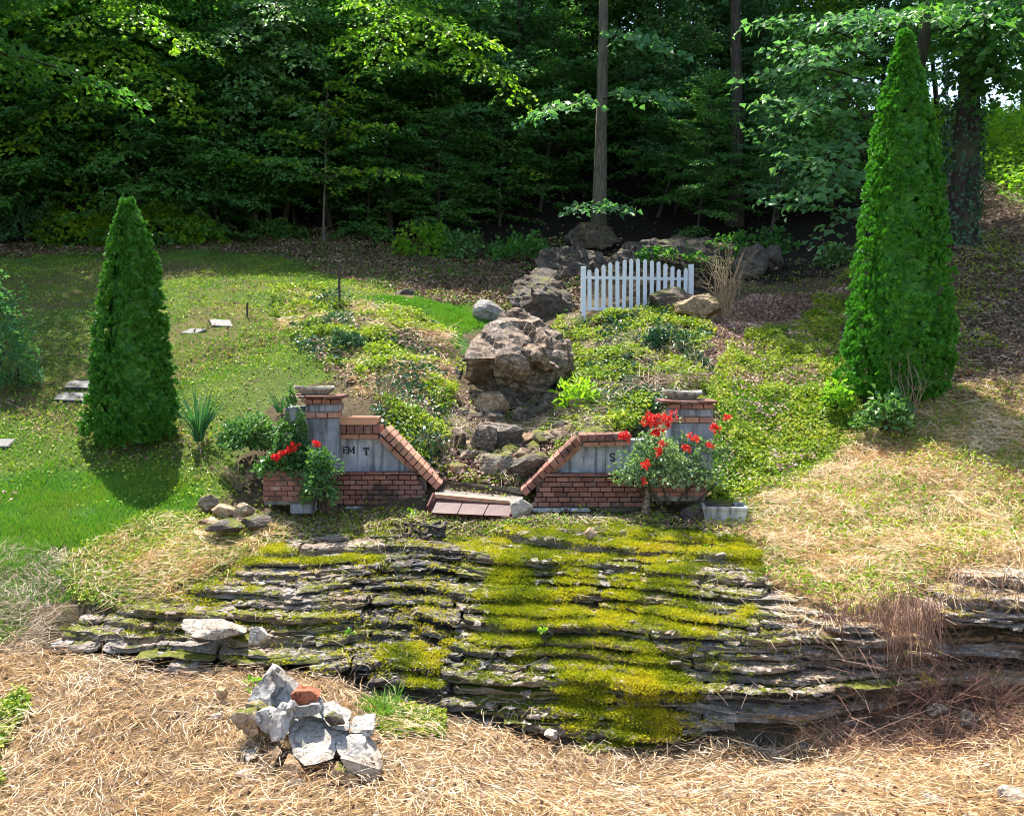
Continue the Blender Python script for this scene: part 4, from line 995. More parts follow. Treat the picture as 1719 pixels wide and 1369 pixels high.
def tree(name, base, H, r0, boughs, leaf, mat, bark, label, group=None, seed=1, lean=(0, 0), dens=1.0, bend=.3, jit=.35, extra=None, wide=.36, spread_=.42, crown_from=.2, cat='tree', relative=True):
    r = np.random.default_rng(seed)
    root = empty(name, base, label, cat, group)
    m = MB(); tp, tr = trunk_into(m, (0, 0, -.3), (lean[0], lean[1], H), r0, max(.012, r0 * .15), bend, seed)
    bm_ = MB(); PP = []; DD = []; NN = []
    n, rmin, rmax = boughs
    for i in range(n):
        h = crown_from + (1 - crown_from) * ((i + r.random()) / n) ** .85
        s = np.array([np.interp(h, np.linspace(0, 1, len(tp)), tp[:, k]) for k in range(3)])
        az = i * 2.399 + r.normal() * .3; L = (rmin + (rmax - rmin) * r.random()) * (1.12 - .75 * max(0, h - .3) / .7) 
        el = r.uniform(-.2, .6) + .5 * max(0, h - .6)
        e = s + np.array((math.cos(az) * math.cos(el), math.sin(az) * math.cos(el), math.sin(el))) * L
        P, D, N = bough(s, e, r.uniform(.1, .9), leaf, dens, spread_, r, jit=jit, wood_=bm_, rad=max(.012, r0 * .25))
        PP.append(P); DD.append(D); NN.append(N)
    for (s, e, sg_) in (extra or []):
        P, D, N = bough(np.array(tuple(s)) - np.array(tuple(base)), np.array(tuple(e)) - np.array(tuple(base)), sg_, leaf, dens * 1.2, spread_, r, jit=jit, wood_=bm_, rad=.03)
        PP.append(P); DD.append(D); NN.append(N)
    m.build('trunk', MAT[bark], root, True); bm_.build('branches', MAT[bark], root, True)
    P, D, N = map(np.concatenate, (PP, DD, NN))
    L = leaf * r.uniform(.65, 1.25, len(P))
    link('crown', leaf_mesh('crown', P, D, N, L, L * wide, .25, 'leaf'), MAT[mat], root)
    return root
def gz(x, y): return float(T([x], [y])[0])
def at(px, Y, dz=0):
    x = (px - 859.5) / F * Y / math.cos(PITCH) * 1.0; return Vector((x, Y, gz(x, Y) + dz))
# prototypes, each standing at its own place in the wood
UNDER = 'young woodland tree with layered green boughs in the shade behind the lawn'
protos = [
 tree('woodland_tree', at(110, 30.5), 9.5, .09, (84, 1.8, 3.6), .17, 'forest', 'bark', UNDER, 'understorey trees of the wood', 11, crown_from=.08),
 tree('woodland_tree', at(330, 31.0), 8.0, .08, (78, 1.6, 3.3), .16, 'forest', 'bark', UNDER, 'understorey trees of the wood', 12, crown_from=.06),
 tree('woodland_tree', at(700, 31.0), 10.5, .1, (70, 1.6, 3.4), .16, 'forest_pale', 'bark', UNDER, 'understorey trees of the wood', 13, crown_from=.25),
 tree('woodland_tree', at(460, 33.0), 11.0, .11, (88, 1.9, 3.9), .18, 'forest', 'bark', UNDER, 'understorey trees of the wood', 14, crown_from=.12),
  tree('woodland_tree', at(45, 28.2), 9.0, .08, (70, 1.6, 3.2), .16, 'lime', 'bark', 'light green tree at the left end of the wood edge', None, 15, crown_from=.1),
]
talls = [
 tree('canopy_tree', at(-40, 41.0), 19, .28, (90, 3.2, 6.4), .25, 'forest', 'bark', 'tall forest tree rising out of the picture in the back of the wood', 'tall trees of the back wood', 21, crown_from=.33, bend=.5),
 tree('canopy_tree', at(620, 41.0), 20, .3, (96, 3.2, 6.6), .25, 'forest_pale', 'bark', 'tall forest tree rising out of the picture in the back of the wood', 'tall trees of the back wood', 22, crown_from=.3, bend=.5),
]
def put(src, p, rz, s, group=True, label=None):
    c = copy_tree(src); c.location = p; c.rotation_euler.z = rz; c.scale = (s, s, s)
    if label: c['label'] = label
    return c
R2 = random.Random(3)
for px, Y, k, s in [(1285,26.8,2,.42),(1165,28.6,0,.5),(1100,30,2,.6),(340,30.5,4,1.05),(190,29.8,4,.9),(460,31,4,1.0),(-80,30,4,1.1),(790,32,4,1.0),(560,33,4,1.15),(1380,31,4,.8),(-120,27.6,0,.8),(-10,27.4,1,.85),(60,27.8,3,.72),(150,27.9,0,.8),(240,27.6,1,.72),(300,28.4,3,.7),(370,28.0,1,.62),(440,28.6,0,.72),(480,29.6,3,.8),(620,29.4,1,.66),(700,29.6,0,.66),(740,28.8,1,.5),(560,29.8,0,.85),(80,29.6,0,1.05),(260,29.4,0,1.0),(400,30,3,.95),(1130,30.5,1,.7),(1300,29,0,.62),(-60,28.4,1,.8),(70,28.8,0,.7),(165,29.0,3,.62),(310,29.2,1,.75),(385,28.9,0,.62),(430,29.6,3,.7),(500,30.6,1,.8),(600,30.3,0,.62),(660,32,1,.9),(770,30.8,2,.7),(840,30,1,.6),(905,31,0,.7),(1120,31.5,2,.75),(1330,30,2,.72),(1390,28,1,.55),(1180,34,0,1.0),(1060,33.5,1,.9),(950,33,3,.9),(-110,29.5,1,1.0),(20,30.2,3,.85),(200,32.5,2,.95),(255,30.0,0,.75),(400,30.6,0,.82),(-230,31,0,1.1),(10,34,3,1.2),(130,35,0,1.2),(250,36,3,1.2),(380,35,1,1.3),(500,36,0,1.2),
                    (560,31.5,2,.8),(620,33.5,3,.9),(760,33.5,1,1.1),(690,36,0,1.15),(820,36,3,1.1),(850,32.5,2,.85),(930,35,2,1.1),(1060,36,2,1.1),(1140,33,2,.9),(1180,36.5,1,1.2),(1290,34,2,1.0),(1330,37,3,1.1),
                    (1240,31,2,.7),(1400,35,0,1.1),(1480,33,2,1.0),(-330,34,3,1.3),(960,38,0,1.3),(1560,38,2,.9)]:
    c = put(protos[k], at(px, Y), R2.uniform(0, 6.28), s * R2.uniform(.92, 1.08))
    c.rotation_euler.x = R2.uniform(-.13, .13); c.rotation_euler.y = R2.uniform(-.13, .13)
    if k == 4: c['label'] = 'light green young tree among darker green ones in the wood'; c['group'] = 'light green trees of the wood'  # lighter leaf colour brightens the wood in place of sunlight
for px, Y, k, s in [(-250,42,1,.8),(-60,44,0,.8),(90,43,1,.8),(200,46,0,.8),(330,44,0,.8),(450,45,1,.8),(560,47,0,.9),(740,45,0,.9),(860,41,1,1),(980,43,0,1.1),(1100,40,1,1),(1210,42,0,1),(1330,41,1,1),(1800,27,0,.55),(1700,44,1,.6),(1400,46,0,1),(1480,42,1,.9),
                    (-150,50,0,1.2),(100,52,1,1.2),(350,51,0,1.2),(600,53,1,1.2),(850,51,0,1.2),(1080,52,1,1.2),(1300,52,0,1.1)]:
    put(talls[k], at(px, Y), R2.uniform(0, 6.28), s * R2.uniform(.92, 1.1))
# the single trees that stand out
t1 = tree('tall_tree', at(1003, 27.6), 19, .19, (90, 3.0, 6.0), .24, 'forest_pale', 'palebark', 'tall straight pale barked tree rooted among rocks behind the white gate', None, 31, crown_from=.5, bend=.18, lean=(.5, .3),
          extra=[(W(1008, 175, 27.6), W(890, 190, 25.5), .5), (W(1008, 165, 27.6), W(1140, 165, 25.6), .5), (W(1003, 350, 27.6), W(1055, 352, 26.2), .3), (W(1003, 345, 27.6), W(960, 352, 26.2), .3), (W(1008, 60, 27.6), W(1130, 80, 25), .5)])
t2 = tree('tall_tree', at(1228, 29.0), 20, .2, (90, 3.2, 6.5), .24, 'forest', 'bark', 'dark trunked tree in the deep shade right of the white gate', None, 32, crown_from=.42, bend=.25, lean=(-.6, 0))
t3 = tree('tall_tree', at(35, 28.5), 20, .27, (44, 2.6, 5.2), .22, 'forest', 'bark', 'dark trunk crossing the upper left corner of the wood', None, 33, crown_from=.34, bend=.2, lean=(.3, 0))
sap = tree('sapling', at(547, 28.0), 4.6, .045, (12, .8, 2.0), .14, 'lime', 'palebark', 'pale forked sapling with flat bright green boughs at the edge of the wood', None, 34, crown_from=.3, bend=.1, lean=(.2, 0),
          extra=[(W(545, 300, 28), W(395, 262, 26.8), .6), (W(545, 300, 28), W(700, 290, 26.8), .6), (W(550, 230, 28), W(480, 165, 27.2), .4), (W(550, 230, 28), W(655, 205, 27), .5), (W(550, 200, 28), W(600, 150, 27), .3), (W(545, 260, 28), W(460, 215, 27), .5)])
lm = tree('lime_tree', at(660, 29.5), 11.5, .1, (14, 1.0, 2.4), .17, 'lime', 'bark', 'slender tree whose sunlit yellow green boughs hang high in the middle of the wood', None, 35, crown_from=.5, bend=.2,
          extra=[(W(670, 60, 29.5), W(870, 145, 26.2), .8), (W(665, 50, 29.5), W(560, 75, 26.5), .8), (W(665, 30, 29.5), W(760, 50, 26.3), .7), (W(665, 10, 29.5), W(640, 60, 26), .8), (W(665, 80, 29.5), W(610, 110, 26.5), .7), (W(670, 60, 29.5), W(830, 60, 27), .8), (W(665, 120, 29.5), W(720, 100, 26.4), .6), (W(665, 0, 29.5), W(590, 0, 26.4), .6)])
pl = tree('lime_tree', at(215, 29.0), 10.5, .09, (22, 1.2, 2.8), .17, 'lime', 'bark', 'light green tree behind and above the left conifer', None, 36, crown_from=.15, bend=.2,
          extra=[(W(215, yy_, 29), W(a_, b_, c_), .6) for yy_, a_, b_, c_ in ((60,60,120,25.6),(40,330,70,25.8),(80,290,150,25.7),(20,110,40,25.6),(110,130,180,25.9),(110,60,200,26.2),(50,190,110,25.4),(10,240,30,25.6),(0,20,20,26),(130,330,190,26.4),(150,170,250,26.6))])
lq = tree('lime_tree', at(455, 29.4), 10.5, .09, (20, 1.1, 2.6), .17, 'shrub', 'bark', 'mid green tree between the left lime tree and the pale sapling', None, 39, crown_from=.2, bend=.2,
          extra=[(W(455, yy_, 29.4), W(a_, b_, c_), .6) for yy_, a_, b_, c_ in ((30,380,60,26.2),(60,520,100,26.4),(80,400,150,26.5),(10,470,20,26),(140,350,220,27),(150,540,190,27))])
# right: leaning tree with drooping pale boughs, and the ivy clad trunk
rt = tree('leaning_tree', at(1446, 19.8), 10.5, .19, (8, 1.5, 2.6), .17, 'forest_pale', 'bark', 'dark leaning tree left of the tall conifer with long drooping pale green boughs', None, 37, crown_from=.6, bend=.2, lean=(1.6, -.2), wide=.36, spread_=.3, dens=.8,
          extra=[(W(1450, 330, 19.8), W(1300, 250, 18.2), .5), (W(1452, 260, 19.8), W(1280, 150, 18), .7), (W(1450, 380, 19.8), W(1290, 320, 18.4), .8), (W(1455, 200, 19.8), W(1300, 60, 17.8), .7), (W(1450, 300, 19.8), W(1340, 330, 18), .9),
                 (W(1455, 150, 19.8), W(1340, 180, 17.6), .8), (W(1460, 100, 19.8), W(1350, 90, 17.5), .8), (W(1460, 140, 19.8), W(1240, 120, 19.2), .9), (W(1452, 300, 19.8), W(1270, 210, 19), .6), (W(1465, 80, 19.8), W(1250, 30, 18.6), .6),
                 (W(1450, 240, 19.8), W(1370, 270, 18), .9), (W(1450, 350, 19.8), W(1370, 400, 18.8), .9), (W(1470, 60, 19.8), W(1400, 20, 17), .6), (W(1470, 40, 19.8), W(1480, 40, 17), .7)])
iv = tree('ivy_clad_tree', at(1600, 22.0), 12.5, .3, (26, 2.0, 4.0), .2, 'forest', 'bark', 'thick ivy wrapped trunk behind the tall conifer on the right', None, 38, crown_from=.42, bend=.15, lean=(-.1, 0), wide=.4,
          extra=[(W(1605, 60, 22), W(1719, 130, 20), .6), (W(1605, 50, 22), W(1700, 60, 18.5), .5), (W(1605, 20, 22), W(1660, 20, 17.5), .5), (W(1600, 50, 22), W(1530, 10, 18), .5), (W(1610, 90, 22), W(1760, 160, 21), .6), (W(1600, 30, 22), W(1740, 0, 18), .5),
                 (W(1640, 90, 21), W(1720, 170, 20), .7), (W(1600, 70, 22), W(1640, 140, 20.5), .7), (W(1610, 60, 22), W(1680, 100, 19), .6), (W(1610, 70, 22), W(1730, 90, 19), .6), (W(1610, 30, 22), W(1710, 40, 20), .6), (W(1610, 100, 22), W(1690, 150, 20), .6), (W(1610, 40, 22), W(1640, 60, 19), .6), (W(1610, 110, 22), W(1660, 175, 21), .5)])
r_ = np.random.default_rng(5); n = 2600; h = r_.uniform(0, 7.0, n); a = r_.uniform(0, 6.28, n)
rr = .34 + .1 * r_.random(n) + .1 * (fbm(np.cos(a) * 1.5, np.sin(a) * 1.5, h * .8, seed=3) + .3)
P = np.stack([np.cos(a) * rr, np.sin(a) * rr, h], 1); D = np.stack([np.cos(a) * .3, np.sin(a) * .3, -np.ones(n)], 1) + r_.normal(size=(n, 3)) * .5; N = np.stack([np.cos(a), np.sin(a), .5 + 0 * a], 1) + r_.normal(size=(n, 3)) * .4
link('ivy', leaf_mesh('ivy', P, D, N, r_.uniform(.07, .12, n), r_.uniform(.035, .055, n)), MAT['ivy'], iv)
# crowns that overhang the near slope from outside the picture, as the dappled light shows
for x, y, k, s, lab in [(14.5, 20.5, 1, .62, 'broad tree standing right of the picture on the hill'), (-13.5, 21.5, 0, .8, 'broad tree standing left of the picture beside the lawn'), (17.5, 27.5, 0, .7, 'tree on the hilltop at the right edge')]:
    c = put(talls[k], Vector((x, y, gz(x, y))), k * 1.3, s, label=lab); del c['group']

# ------------------------------------------------------------------ conifers
def thuja(base, H, R, label, seed, mat, peaks, nspray=8000, lump=1.0):
    r = np.random.default_rng(seed); root = empty('conifer', base, label, 'conifer')
    def prof(t): return np.minimum(np.clip(1.04 - t, 0, 1) ** .62, 1.9 * (1.005 - t)) * (.62 + .4 * np.minimum(1, t * 7))
    def surf(t, a):
        rr = R * prof(t) * (1 + lump * .2 * fbm(np.cos(a) * 1.6 + seed, np.sin(a) * 1.6, t * 2.2, seed=seed, octv=2) + lump * .16 * fbm(np.cos(a) * 4, np.sin(a) * 4, t * 14, seed=seed + 1, octv=2))
        return rr
    Ps = []; As = []
    for (dx, dy, hs, rs, frac) in peaks:
        nc = int(nspray * frac / 11); t = r.random(nc) ** 1.12 * .99; a = r.uniform(0, 2 * np.pi, nc)
        rr = surf(t, a) * rs * r.uniform(.9, 1.04, nc)
        C = np.stack([dx * (1 - t * .3) + np.cos(a) * rr, dy + np.sin(a) * rr, t * H * hs + .05], 1)
        C = np.repeat(C, 11, 0); a = np.repeat(a, 11); cr = np.repeat(r.uniform(.035, .07, nc) * (1 - .5 * t), 11)
        u = unit(r.normal(size=C.shape) + np.stack([np.cos(a), np.sin(a), .3 + 0 * a], 1) * .9)
        Ps.append(C + u * cr[:, None]); As.append(a + r.normal(size=len(a)) * .5)
    P = np.concatenate(Ps); a = np.concatenate(As); n = len(P)
    O = np.stack([np.cos(a), np.sin(a), 0 * a], 1)
    mainD = unit(O * .9 + UP * .55 + r.normal(size=(n, 3)) * .45); side = unit(np.cross(mainD, O + UP * .3 + r.normal(size=(n, 3)) * .5)); Nn = unit(np.cross(side, mainD))
    VP = []; VD = []; VN = []; LL = []
    S = .07 * r.uniform(.6, 1.3, n)
    for q, sd, ang, ll in [(0, 0, 0, 1.0), (.25, 1, .8, .7), (.25, -1, .8, .7), (.55, 1, .7, .55), (.55, -1, .7, .55)]:
        VP.append(P + mainD * (S * q)[:, None]); VD.append(mainD * math.cos(ang) + side * sd * math.sin(ang) + UP * .1); VN.append(Nn); LL.append(S * ll)
    VP, VD, VN = map(np.concatenate, (VP, VD, VN)); LL = np.concatenate(LL)
    link('foliage', leaf_mesh('foliage', VP, VD, VN, LL, LL * .22, .3), MAT[mat], root)
    m = MB(); m.tube([(0, 0, -.2), (0, 0, H * .5), (0, 0, H * .92)], [.1, .06, .01], 8); m.build('trunk', MAT['bark'], root, True)
    # dense inner twigs that stop the light
    ni = 8000; t = r.random(ni) ** 1.2 * .93; a = r.uniform(0, 6.28, ni); rr = R * prof(t) * .66; pk = peaks
    P = np.stack([np.cos(a) * rr, np.sin(a) * rr, t * H + .1], 1); D = np.stack([-np.sin(a), np.cos(a), 0 * a], 1) + r.normal(size=(ni, 3)) * .3; N = np.stack([np.cos(a), np.sin(a), 0 * a], 1)
    link('inner_foliage', leaf_mesh('inner_foliage', P, D, N, .12, .045, 0), MAT[mat], root)
    return root
b1 = at(228, 13.8); b1.z -= .02
thuja(b1, 3.5, .66, 'conical green conifer with a split top standing on the left lawn', 1, 'thuja_dark', [(-.05, 0, 1, .86, .6), (.2, .03, .91, .56, .25), (-.2, .02, .45, .8, .15)], 15000, .8)
b2 = at(1507, 15.0); b2.z -= .02
thuja(b2, 5.65, .84, 'tall narrow bright green conifer standing on the right slope', 2, 'thuja', [(-.06, 0, 1, .9, .6), (.3, .05, .86, .68, .28), (-.2, 0, .42, .9, .12)], 26000, .45)

# ------------------------------------------------------------------ shrubs and plants
def shrub(name, base, rx, ry, rz, n, leaf, mat, label, seed, cat='shrub', group=None, wide=.35, flowers=None, stems=8, hollow=.35, lift=0.0, jit=.6, stem_mat='bark', flower_size=.034, shape='leaf'):
    r = np.random.default_rng(seed); root = empty(name, base, label, cat, group)
    u = unit(r.normal(size=(n, 3))); u[:, 2] = np.abs(u[:, 2]) * 1.0 - .12
    k = r.uniform(hollow, 1, n) ** .5 * (1 + .5 * fbm(u[:, 0] * 2.2 + seed, u[:, 1] * 2.2, u[:, 2] * 2.2, seed=seed, octv=3))
    P = u * k[:, None] * np.array((rx, ry, rz)) + UP * lift
    keep = fbm(P[:, 0] / leaf * .28, P[:, 1] / leaf * .28, P[:, 2] / leaf * .28, seed=seed + 4, octv=2) > (-.16 if n > 100 else -2); P = P[keep]; u = u[keep]; n = len(P)
    D = u * .8 + r.normal(size=(n, 3)) * .7; N = unit(UP * .8 + u * .6 + r.normal(size=(n, 3)) * jit); L = leaf * r.uniform(.6, 1.25, n)
    link('foliage', leaf_mesh('foliage', P, D, N, L, L * wide, .25, shape), MAT[mat], root)
    if stems:
        m = MB()
        for i in range(stems):
            e = u[i] * np.array((rx, ry, rz)) * r.uniform(.7, 1.0) + UP * lift; b = np.array((r.normal() * .05 * rx * 4, r.normal() * .03, -.08)); mid = (b + e) / 2 + np.array((0, 0, .12 * rz)) + r.normal(size=3) * .06
            m.tube([b, mid, e], [.016, .011, .004], 5)
        m.build('stems', MAT[stem_mat], root, True)
    for (fx, fz, fr, fn) in (flowers or []):
        c = np.repeat(np.array((fx, -ry * .9 + 0 * fx, fz))[None] + r.normal(size=(fn, 3)) * np.array((fr * .6, .04, fr * .45)), 9, 0)
        P = c + r.normal(size=c.shape) * .012; D = unit(r.normal(size=c.shape) + np.array((0, -.5, .4))); N = unit(np.cross(D, r.normal(size=c.shape)))
        link('flower_cluster', leaf_mesh('flower_cluster', P, D, N, flower_size * r.uniform(.6, 1.1, len(P)), flower_size * .42), MAT['flower'], root)
    return root
fb = W(1125, 835, 12.0)
def fl(px, py, fr, n, Y=11.75, b=fb): p = W(px, py, Y) - b; return (p.x, p.z, fr, n)
shrub('flowering_bush', fb, .74, .36, .72, 4600, .06, 'bushleaf', 'big bush with scarlet flower clusters growing over the right wall and pier', 51, 'flowering bush', None, lift=.26, hollow=.2,
      flowers=[fl(1092,706,.1,30), fl(1118,703,.1,26), fl(1100,725,.06,18), fl(1047,730,.05,16), fl(1108,752,.07,14), fl(1160,735,.05,9), fl(1197,716,.05,12), fl(1218,700,.03,5), fl(1190,745,.04,6), fl(1082,778,.05,9), fl(1080,806,.02,4), fl(1152,752,.05,8)], stems=14)
lb = W(540, 845, 11.75)
shrub('flowering_bush', lb, .25, .26, .68, 1600, .065, 'shrub', 'leafy green bush spilling over the front of the left wall beside its planter', 52, 'bush', None, lift=.1, hollow=.2)
lf = W(480, 792, 12.0)
shrub('flowering_bush', lf, .38, .25, .3, 1300, .07, 'shrub', 'low bush with a few scarlet flowers in the left brick planter', 53, 'flowering bush', None, lift=.03,
      flowers=[fl(465,767,.045,16,11.8,lf), fl(490,752,.06,16,11.8,lf), fl(531,744,.03,7,11.8,lf), fl(478,758,.03,5,11.8,lf)])
shrub('ivy_shrub', W(432, 745, 12.9), .5, .4, .42, 2200, .065, 'shrub', 'green leafy ground shrub between the iris clump and the left pier', 54, lift=.0)
vb = W(489, 780, 12.08)
shrub('climbing_vine', vb, .19, .14, .85, 2000, .06, 'shrub', 'green vine climbing up the left side of the left brick pier', 55, 'vine', lift=.05, hollow=.6)
shrub('ivy_mound', at(583, 16.6), .36, .35, .44, 1100, .075, 'ivy', 'round dark ivy mound on the sunny bank left of the big boulder', 56, 'ivy')
shrub('ivy_mound', W(1118, 602, 17.0), .45, .4, .72, 2000, .08, 'ivy', 'tall dark ivy mound on the bank below the white gate', 57, 'ivy')
shrub('ivy_mound', W(1165, 640, 16.2), .35, .4, .6, 1200, .075, 'ivy', 'lower dark ivy mound right of the tall ivy mound', 58, 'ivy')
shrub('ivy_mound', W(710, 770, 13.1), .32, .3, .55, 1300, .06, 'ivy', 'dark green ivy growing behind the left slanting coping', 59, 'ivy')
shrub('leafy_shrub', W(1490, 712, 13.9), .42, .3, .5, 520, .11, 'shrub', 'pale green broad leaved weed in front of the tall conifer foot', 60, jit=.4, hollow=.1, stems=10)
shrub('leafy_shrub', W(1405, 676, 14.6), .26, .25, .4, 420, .08, 'lime', 'yellowish leafy weed left of the tall conifer foot', 61, hollow=.1)
shrub('edge_bush', at(-20, 15.4), .75, .6, 2.0, 3400, .09, 'forest_pale', 'blue green bush cut by the left edge beside the lawn', 62, 'bush', lift=.1)
shrub('leafy_shrub', at(1400, 23.2), .45, .4, .6, 300, .17, 'shrub', 'small broad leaved plant in the shade left of the leaning trunk', 63, hollow=.1)
wz = 'weeds and brambles along the edge of the wood'
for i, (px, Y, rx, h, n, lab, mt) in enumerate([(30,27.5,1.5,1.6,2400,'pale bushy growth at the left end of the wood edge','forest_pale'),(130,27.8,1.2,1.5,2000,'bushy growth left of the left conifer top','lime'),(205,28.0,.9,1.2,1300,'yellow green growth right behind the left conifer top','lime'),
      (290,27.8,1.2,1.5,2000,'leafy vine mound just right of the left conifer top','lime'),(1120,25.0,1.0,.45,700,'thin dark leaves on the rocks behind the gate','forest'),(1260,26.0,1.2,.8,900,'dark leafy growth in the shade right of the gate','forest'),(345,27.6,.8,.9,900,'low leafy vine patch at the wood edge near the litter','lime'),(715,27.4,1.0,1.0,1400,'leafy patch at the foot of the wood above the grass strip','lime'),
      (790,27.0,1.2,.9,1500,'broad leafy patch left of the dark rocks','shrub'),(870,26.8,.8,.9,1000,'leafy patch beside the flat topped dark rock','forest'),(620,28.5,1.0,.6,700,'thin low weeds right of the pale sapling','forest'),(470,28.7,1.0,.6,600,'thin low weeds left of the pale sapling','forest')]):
    shrub('undergrowth', at(px, Y), rx, .7, h, n, .14, mt, lab, 70 + i, 'undergrowth', stems=5)  # the lime leaves here put sunlight into the colour of the wood edge
def fan_plant(name, base, n, L, wd, mat, label, seed, tilt=.45, droop=.5, cat='plant'):
    r = np.random.default_rng(seed); root = empty(name, base, label, cat)
    a = r.uniform(0, 6.28, n); P = np.stack([np.cos(a) * .05 * r.random(n), np.sin(a) * .05, -.02 + 0 * a], 1); D = np.stack([np.cos(a) * tilt * r.random(n), np.sin(a) * tilt * r.random(n), np.ones(n)], 1)
    B = np.stack([np.cos(a), np.sin(a), -.8 + 0 * a], 1) * (droop * r.random(n))[:, None]
    link('leaves', strand_mesh('leaves', P, D, B, L * r.uniform(.6, 1.1, n), wd, 5), MAT[mat], root); return root
fan_plant('iris_clump', W(334, 738, 13.5), 90, .78, .016, 'iris', 'clump of long sword shaped green leaves right of the left conifer', 81, .4, .35)
fan_plant('iris_clump', W(470, 690, 14.2), 22, .4, .012, 'iris', 'few upright blades left of the left pier', 82, .5, .3)
fan_plant('grass_tuft', W(642, 1200, 8.6), 120, .3, .005, 'lush', 'fresh green grass tuft behind the rubble pile', 83, .8, .8)
fan_plant('grass_tuft', W(665, 1172, 8.9), 40, .2, .004, 'lush', 'smaller green grass tuft at the ledge foot', 84, .8, .8)
shrub('leafy_plant', W(965, 680, 14.7), .36, .3, .42, 420, .16, 'lime', 'bright green long leaved plant at the right of the big boulder', 85, 'plant', wide=.16, hollow=.05, jit=.5, stems=8)
for i, (px, py, Y, s, lab) in enumerate([(585,1062,9.7,.05,'small round green weed on the wet left part of the ledge'),(912,1062,9.6,.06,'tiny bright green weed in the middle of the mossy ledge'),(1300,930,10.9,.1,'little three leaved weed at the right end of the mossy ledge'),(1330,950,10.7,.09,'pale leafy weed right of the three leaved weed'),
        (430,1150,8.75,.09,'little green weed left of the pointed grey stone'),(1185,925,10.9,.08,'small weed on the moss below the stone trough'),(690,870,11.9,.1,'small leafy weed below the tiled spillway')]):
    shrub('small_weed', W(px, py, Y), s, s, s, 26, s * .7, 'lime' if i != 0 else 'lush', lab, 90 + i, 'weed', stems=3, wide=.4, hollow=.05)
def twiggy(name, base, n, H, label, seed, mat='twig', sp=.6, r0=.014, cat='dead shrub'):
    r = np.random.default_rng(seed); m = MB()
    for i in range(n):
        a = r.uniform(0, 6.28); t = r.uniform(.1, 1) * sp; e = np.array((math.cos(a) * t, math.sin(a) * t, 1)) * H * r.uniform(.5, 1); s = np.array((r.normal() * .04, r.normal() * .04, -.05))
        mid = (s + e) * .5 + r.normal(size=3) * H * .07; m.tube([s, mid, e], [r0, r0 * .7, r0 * .3], 5)
        for k in range(3):
            q = mid + (e - mid) * r.uniform(0, .8); m.tube([q, q + (e - s) * .2 + r.normal(size=3) * H * .12], [r0 * .5, r0 * .2], 4)
    o = m.build(name, MAT[mat], None, True); o.location = base; return tag(o, label, cat)
twiggy('dead_bush', W(1220, 528, 18.8), 34, 1.25, 'bare tan twig bush standing right of the white gate', 101, r0=.014, sp=.5)
twiggy('dead_weeds', W(1560, 1190, 9.2), 50, .55, 'tangle of dead reddish stems under the overhanging slab', 102, 'redtwig', 1.3, .004, 'dead weeds')
twiggy('dead_weeds', W(1480, 1200, 9.1), 30, .4, 'dead stems standing left of the soil bank', 103, 'redtwig', 1.4, .004, 'dead weeds')
twiggy('dead_weeds', W(1660, 1190, 9.2), 50, .5, 'dead stems at the right edge under the soil bank', 104, 'redtwig', 1.4, .004, 'dead weeds')
twiggy('dead_bush', W(640, 690, 14.0), 24, .6, 'low grey twigs on the bank behind the left wall', 105, 'twig', .9, .006)
twiggy('dead_bush', W(745, 775, 13.1), 30, .5, 'tangle of pale twigs beside the channel behind the left coping', 106, 'twig', .9, .005)
twiggy('dead_bush', W(400, 815, 12.5), 40, .34, 'grey twig tangle left of the left brick planter', 107, 'twig', 1.9, .005)
twiggy('dead_weeds', W(1525, 690, 14.2), 12, .9, 'bare stems rising among the weeds before the tall conifer', 108, 'twig', .5, .007, 'dead weeds')
m = MB(); r = np.random.default_rng(4)
m.tube([W(700, 600, 16.6), W(715, 640, 16.0), W(712, 668, 15.6), W(700, 700, 15.0)], [.02, .025, .025, .03], 6)
tag(m.build('dead_branch', MAT['twig'], None, True), 'pale dead vine stem running down the sunny left bank', 'branch')
m = MB(); m.tube([W(1440, 470, 19.7), W(1442, 520, 19.5), W(1405, 590, 18.2), W(1330, 660, 16.6), W(1300, 690, 15.8)], [.13, .12, .09, .06, .03], 8, noise=.3); m.tube([W(1442, 530, 19.3), W(1425, 570, 18.5), W(1380, 590, 17.9)], [.1, .06, .03], 6)
tag(m.build('exposed_root', MAT['bark'], None, True), 'exposed root running down the slope from the leaning tree', 'root')
m = MB(); m.tube([W(1084, 862, 12.0), W(1087, 830, 12.0), W(1083, 790, 12.1)], [.06, .045, .03], 8, noise=.3)
tag(m.build('stump', MAT['rockmoss'], None, True), 'mossy stem standing in front of the right wall under the flowers', 'stump')
# ================================================================== LOOSE COVER THAT NOBODY COULD COUNT
def scatter(poly, n, wob=.3, seed=1, far=1.0, noise=None, clip=True, ymax=99):
    r = np.random.default_rng(seed); lo = poly.min(0); hi = poly.max(0); X = []; Yv = []; c = 0; it = 0
    while c < n and it < 200:
        it += 1
        x = r.uniform(lo[0], hi[0], n); y = r.uniform(lo[1], hi[1], n)
        k = (np.abs(x) < (.56 * y + 2.4)) & (y < ymax) & (r.random(n) < (max(lo[1], 6) / np.maximum(y, 6)) ** far) if clip else np.ones(n, bool)
        x, y = x[k], y[k]
        if not len(x): continue
        k = inside(x, y, poly, wob, seed)
        if noise: k &= (fbm(x * noise[0], y * noise[0], seed=seed + 50, octv=3) > noise[1] - r.random(len(x)) * noise[2])
        X.append(x[k]); Yv.append(y[k]); c += k.sum()
    x = np.concatenate(X)[:n]; y = np.concatenate(Yv)[:n]
    return np.stack([x, y, T(x, y)], 1), Tn(x, y), r
def stuff(name, me, mat): return tag(link(name, me, MAT[mat]), kind='stuff')
